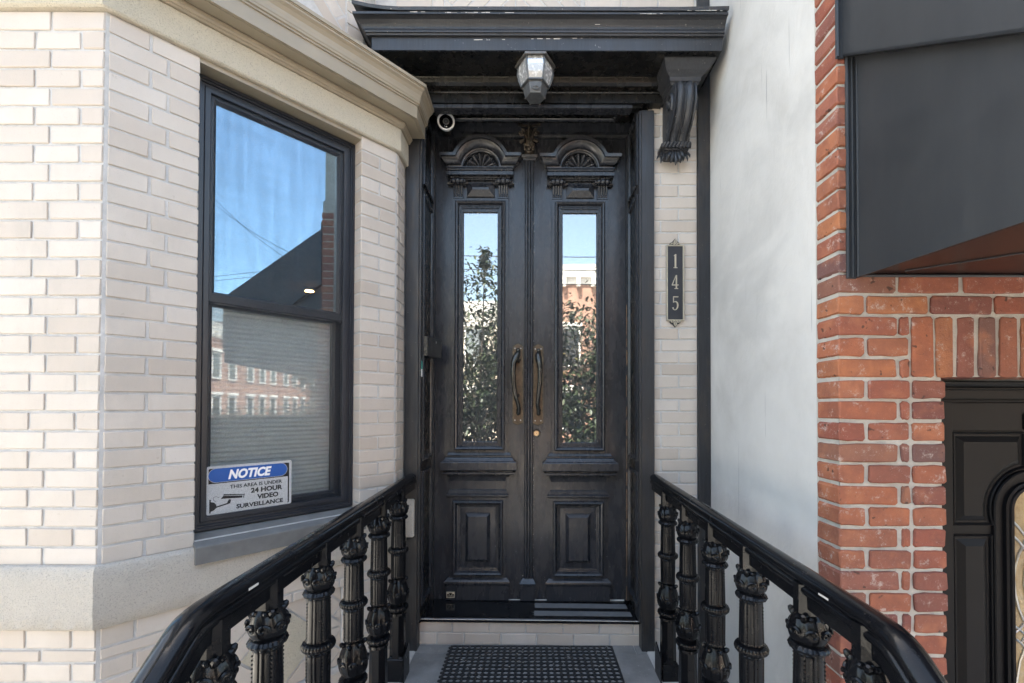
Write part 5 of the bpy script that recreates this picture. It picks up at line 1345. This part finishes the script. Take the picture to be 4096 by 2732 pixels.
# ================================================================== metal awning
aw = thing('metal_awning', 'large charcoal sheet metal awning box fixed to the red brick front', 'awning', (1.3, 1.44, 1.79))
ax0, az0 = 1.075, 1.791
dxy = (1.134 - 1.071) / (1.443 - 1.009)
def apl(m, Xo, y0, y1, zf, zt, th):
    """side sheet running out from the wall; zf/zt = functions of y"""
    rs = []
    for y in (y0, y1):
        x = Xo + (RY - y) * dxy; rs.append([(x, y, zf(y)), (x + th, y, zf(y)), (x + th, y, zt(y)), (x, y, zt(y))])
    return m.rings(rs, True, True, True)
YE = .52
SL = .74
apl(MB(), 1.071, RY - .001, YE, lambda y: az0, lambda y: 2.62 - (RY - y) * SL, .012).build('side_panel', M_DARKMET, aw)
m = MB(); apl(m, 1.030, RY - .001, YE, lambda y: 2.527 - (RY - y) * SL * .93, lambda y: 3.05 - (RY - y) * SL * .93, .008)
apl(m, 1.030, RY - .001, YE, lambda y: 2.527 - (RY - y) * SL * .93, lambda y: 2.536 - (RY - y) * SL * .93, .045); m.build('side_flap', M_DARKMET, aw)
m = MB(); m.box(1.040, 1.072, RY - .008, RY + .0, az0 - .004, 2.55, .002)
m.tube([(1.0735, RY - .012, az0), (1.0735, RY - .012, 2.54)], .0035, 8); m.tube([(1.045, RY - .006, az0), (1.045, RY - .006, 2.54)], .005, 8); m.tube([(1.060, RY - .008, az0), (1.060, RY - .008, 2.54)], .003, 8)
m.tube([(1.014, RY - .006, 2.52), (1.014, RY - .006, 3.1)], .006, 8); m.box(1.008, 1.036, RY - .008, RY - .002, 2.515, 3.1, .002); m.build('edge_trim', M_DARKMET, aw)
xe = 1.071 + (RY - YE) * dxy
m = MB(); m.rings([[(1.083, RY - .002, z), (xe + .012, YE + .005, z), (4.2, YE + .005, z), (4.2, RY - .002, z)] for z in (az0 + .012, az0 + .03)], True, True, True); m.build('soffit_panel', M_SOFFIT, aw)
sj = MB(); sj.tube([(1.2, 1.40, az0 + .010), (2.2, .55, az0 + .010)], .0025, 6); sj.tube([(1.09, RY - .006, az0 + .006), (4.2, RY - .006, az0 + .006)], .005, 6); sj.build('soffit_joint', M_DARKMET, aw)
m = MB(); m.box(xe, 4.2, YE - .006, YE + .004, az0, 2.62 - (RY - YE) * SL); m.build('front_panel', M_DARKMET, aw)
m = MB(); m.rings([[(1.036, RY, 3.02), (1.036, RY, 3.04), (4.25, RY, 3.04), (4.25, RY, 3.02)], [(xe - .03, YE - .03, 3.04 - .95 * SL), (xe - .03, YE - .03, 3.06 - .95 * SL), (4.25, YE - .03, 3.06 - .95 * SL), (4.25, YE - .03, 3.04 - .95 * SL)]], True, True, True); m.build('awning_roof', M_DARKMET, aw)

# ================================================================== across the street (seen in the panes)
M_OB = simple('far_red_brick', (.33, .19, .135), .85, vs=2, bump=.3, bs=30); M_OC = simple('far_cream_render', (.62, .55, .44), .8, vs=2, bump=0); M_OW = simple('far_white_trim', (.75, .73, .68), .6, bump=0); M_OG = mk_glass('far_glass', .3, (.2, .22, .25))
labs = [('red brick row house with white cornice, mirrored in the right door pane', M_OB), ('cream row house across the street, mirrored in the left door pane', M_OC), ('red brick row house across the street, mirrored in the bay window', M_OB), ('cream row house further along the opposite side', M_OC), ('red brick row house far right across the street', M_OB), ('cream row house far left across the street', M_OC)] + [('red brick row house far down the street, mirrored in the lower bay pane', M_OB)] * 5
for n_, (x0, ht) in enumerate(((.6, 8.2), (-6.0, 6.4), (7.2, 7.0), (13.8, 7.4), (20.4, 6.8), (-12.6, 7.4), (27.0, 7.2), (33.6, 8.0), (40.2, 6.6), (46.8, 7.4), (53.4, 7.0))):
    t = thing('opposite_house', labs[n_][0], 'house', (x0 + 3.2, -16, GZ), 'row houses across the street')
    mt_ = labs[n_][1]
    MB().box(x0, x0 + 6.5, -26, -16, GZ, ht).build('wall', mt_, t)
    MB().box(x0, x0 + 6.5, -26, -16.2, ht, ht + .1).build('roof', M_DARKMET, t)
    MB().stack(x0 + .1, x0 + 6.4, -16, [(ht - .75, .05), (ht - .5, .10), (ht - .45, .25), (ht - .1, .35), (ht + .12, .42)], M=Matrix.Translation((0, -32, 0)) @ Matrix.Diagonal((1, -1, 1, 1))).build('cornice', M_OW, t)
    for k in range(9): MB().box(x0 + .25 + k * .72, x0 + .45 + k * .72, -15.95, -15.68, ht - .9, ht - .45, .02).build('cornice_bracket', M_OW, t)
    for fz_ in (0.3, 3.4, 6.2):
        if fz_ + 2 > ht - .7: continue
        for k in range(3):
            a = x0 + .8 + k * 2.0
            wv = MB().frame(a, a + 1.1, fz_, fz_ + 1.9, [(0, -15.95), (0, -15.9), (.09, -15.9), (.09, -15.99)], False).build('window', M_OW, t)
            MB().box(a + .09, a + 1.01, -15.99, -15.97, fz_ + .09, fz_ + 1.81).build('pane', M_OG, wv)
            MB().box(a - .1, a + 1.2, -15.95, -15.8, fz_ + 1.95, fz_ + 2.15, .01).build('lintel', M_OW, t)
# street trees
M_LEAF = MT('tree_leaf', .45, 0, .4); M_LEAF.col(M_LEAF.ramp(M_LEAF.noise(1.4, det=3), [(.3, (.018, .032, .012)), (.6, (.035, .048, .016)), (.75, (.12, .075, .02))])); M_LEAF = M_LEAF.m
M_BARK = simple('bark', (.09, .07, .055), .9, bump=.5)
def tree(x, y, ztop, spread, seed, lab, nl=2600):
    r = random.Random(seed); t = thing('street_tree', lab, 'tree', (x, y, GZ), 'young street trees')
    br = MB(); tips = []
    br.tube([(x, y, GZ), (x + .02, y, .2), (x + .05, y, 1.1)], [.07, .055, .045], 8)
    for k in range(22):
        a = r.uniform(0, 2 * pi); z0 = r.uniform(-.5, 1.4); L = r.uniform(.5, 1) * spread; zt_ = z0 + r.uniform(.7, ztop - 1.2) if k else ztop
        if k == 0: a, L, z0 = 0, .15, 1.0
        zt_ = min(zt_, ztop - .25 * (k > 0))
        p0 = Vector((x, y, z0)); p3 = Vector((x + cos(a) * L, y + sin(a) * L, zt_)); pm = p0.lerp(p3, .5) + Vector((cos(a) * L * .15, sin(a) * L * .15, -.1))
        pts = [p0, pm, p3]; br.tube(pts, [.028, .016, .005], 6)
        for q in range(26): 
            s_ = r.uniform(.25, 1); p = p0.lerp(pm, s_ * 2) if s_ < .5 else pm.lerp(p3, s_ * 2 - 1); tips.append((p, (p3 - p0).normalized()))
        tips += [(p3, Vector((0, 0, 1)))] * 3
    br.build('trunk', M_BARK, t)
    lv_ = MB()
    for k in range(nl):
        p, d_ = r.choice(tips); sp_ = .20 if p.z < ztop - .6 else .05
        c_ = p + Vector((r.gauss(0, sp_), r.gauss(0, sp_), r.gauss(0, sp_ * .8))); L = r.uniform(.07, .13); W = L * .5
        a = r.uniform(0, 2 * pi); dn = r.uniform(-.9, .3); dd = Vector((cos(a) * cos(dn), sin(a) * cos(dn), sin(dn))); sd2 = dd.cross(Vector((0, 0, 1))).normalized(); sag = Vector((0, 0, -L * .18))
        lv_.add([c_, c_ + dd * L * .35 + sd2 * W * .5, c_ + dd * L * .75 + sd2 * W * .35 + sag * .5, c_ + dd * L + sag, c_ + dd * L * .75 - sd2 * W * .35 + sag * .5, c_ + dd * L * .35 - sd2 * W * .5, c_ + dd * L * .5 + Vector((0, 0, -W * .15))], [(0, 1, 6), (1, 2, 6), (2, 3, 6), (3, 4, 6), (4, 5, 6), (5, 0, 6)])
    lv_.build('crown', M_LEAF, t)
tree(-1.05, -3.3, 4.55, 1.15, 1, 'young leafy tree with a tall leader, mirrored in the left door pane', 15000)
tree(1.35, -3.4, 4.2, 1.3, 2, 'bushy young tree mirrored in the right door pane', 17000)
tree(-2.9, -3.3, 4.0, 1.1, 5, 'young tree by the kerb left of the stoop', 6000)
tree(10.5, -.9, 3.4, 1.7, 9, 'bushy young tree by the pavement to the right, mirrored in the lower bay pane', 9000)
hd_ = thing('blocking_hedge', 'dark clipped hedge added out of view to hide the sunlit street mirrored in the lower bay pane', 'blocking_hedge', (9.4, -.9, GZ))  # added leafy blocker, out of view: keeps the bright pavement out of the pane
hm = MB(); rh = random.Random(21); hm2 = MB(); hm2.box(9.1, 9.7, -6.2, .9, GZ, 1.15, .05)
for k in range(20000):
    c_ = Vector((rh.choice([rh.uniform(8.9, 9.1), rh.uniform(8.9, 9.9)]), rh.uniform(-6.4, 1.1), rh.uniform(GZ, 1.35) + .12 * sin(k))); L = rh.uniform(.05, .09); a = rh.uniform(0, 6.28); e = rh.uniform(-1, 1)
    d_ = Vector((cos(a) * cos(e), sin(a) * cos(e), sin(e))) * L; n_ = d_.cross(Vector((.3, .2, 1))).normalized() * L * .3
    hm.add([c_, c_ + d_ * .5 + n_, c_ + d_, c_ + d_ * .5 - n_], [(0, 1, 2, 3)])
hm.build('foliage', M_LEAF, hd_); hm2.build('blocking_hedge_core', M_BARK, hd_)
wires = MB()
for k, (z, dz) in enumerate(((7.3, .25), (6.75, .3), (6.2, .3))):
    wires.tube([(-40 + 8 * q, -11.5 + .02 * k, z + dz * q * .06 - .5 * (1 - ((q % 4) / 2 - 1) ** 2) * .3) for q in range(12)], .018, 5)
for q in (0, .22):
    a, b = Vector((13.7, -6.7 - q, 8.87)), Vector((3.7, 1.43, 2.8 + q)); b = a + (Vector((6.3, -.7, 4.37 + q)) - a) * 1.34
    wires.tube([a.lerp(b, k / 10) + Vector((0, 0, -.25 * sin(pi * k / 10))) for k in range(11)], .009, 5)
    wires.tube([(21.5, -13.4, 7.7 + q), (18.9, -7.6, 7.62 + q), (16, -1, 7.8 + q * .6)], .012, 5)
tag(wires.build('overhead_wires', M_BPL), 'thin dark overhead wires strung along the street, mirrored in the panes', 'wires')
tag(MB().lathe([(GZ, .14), (4, .12), (9.0, .09)], 12, Matrix.Translation((9.5, -11.5, 0))).build('utility_pole', M_BARK), 'tall wooden utility pole on the far kerb', 'pole')
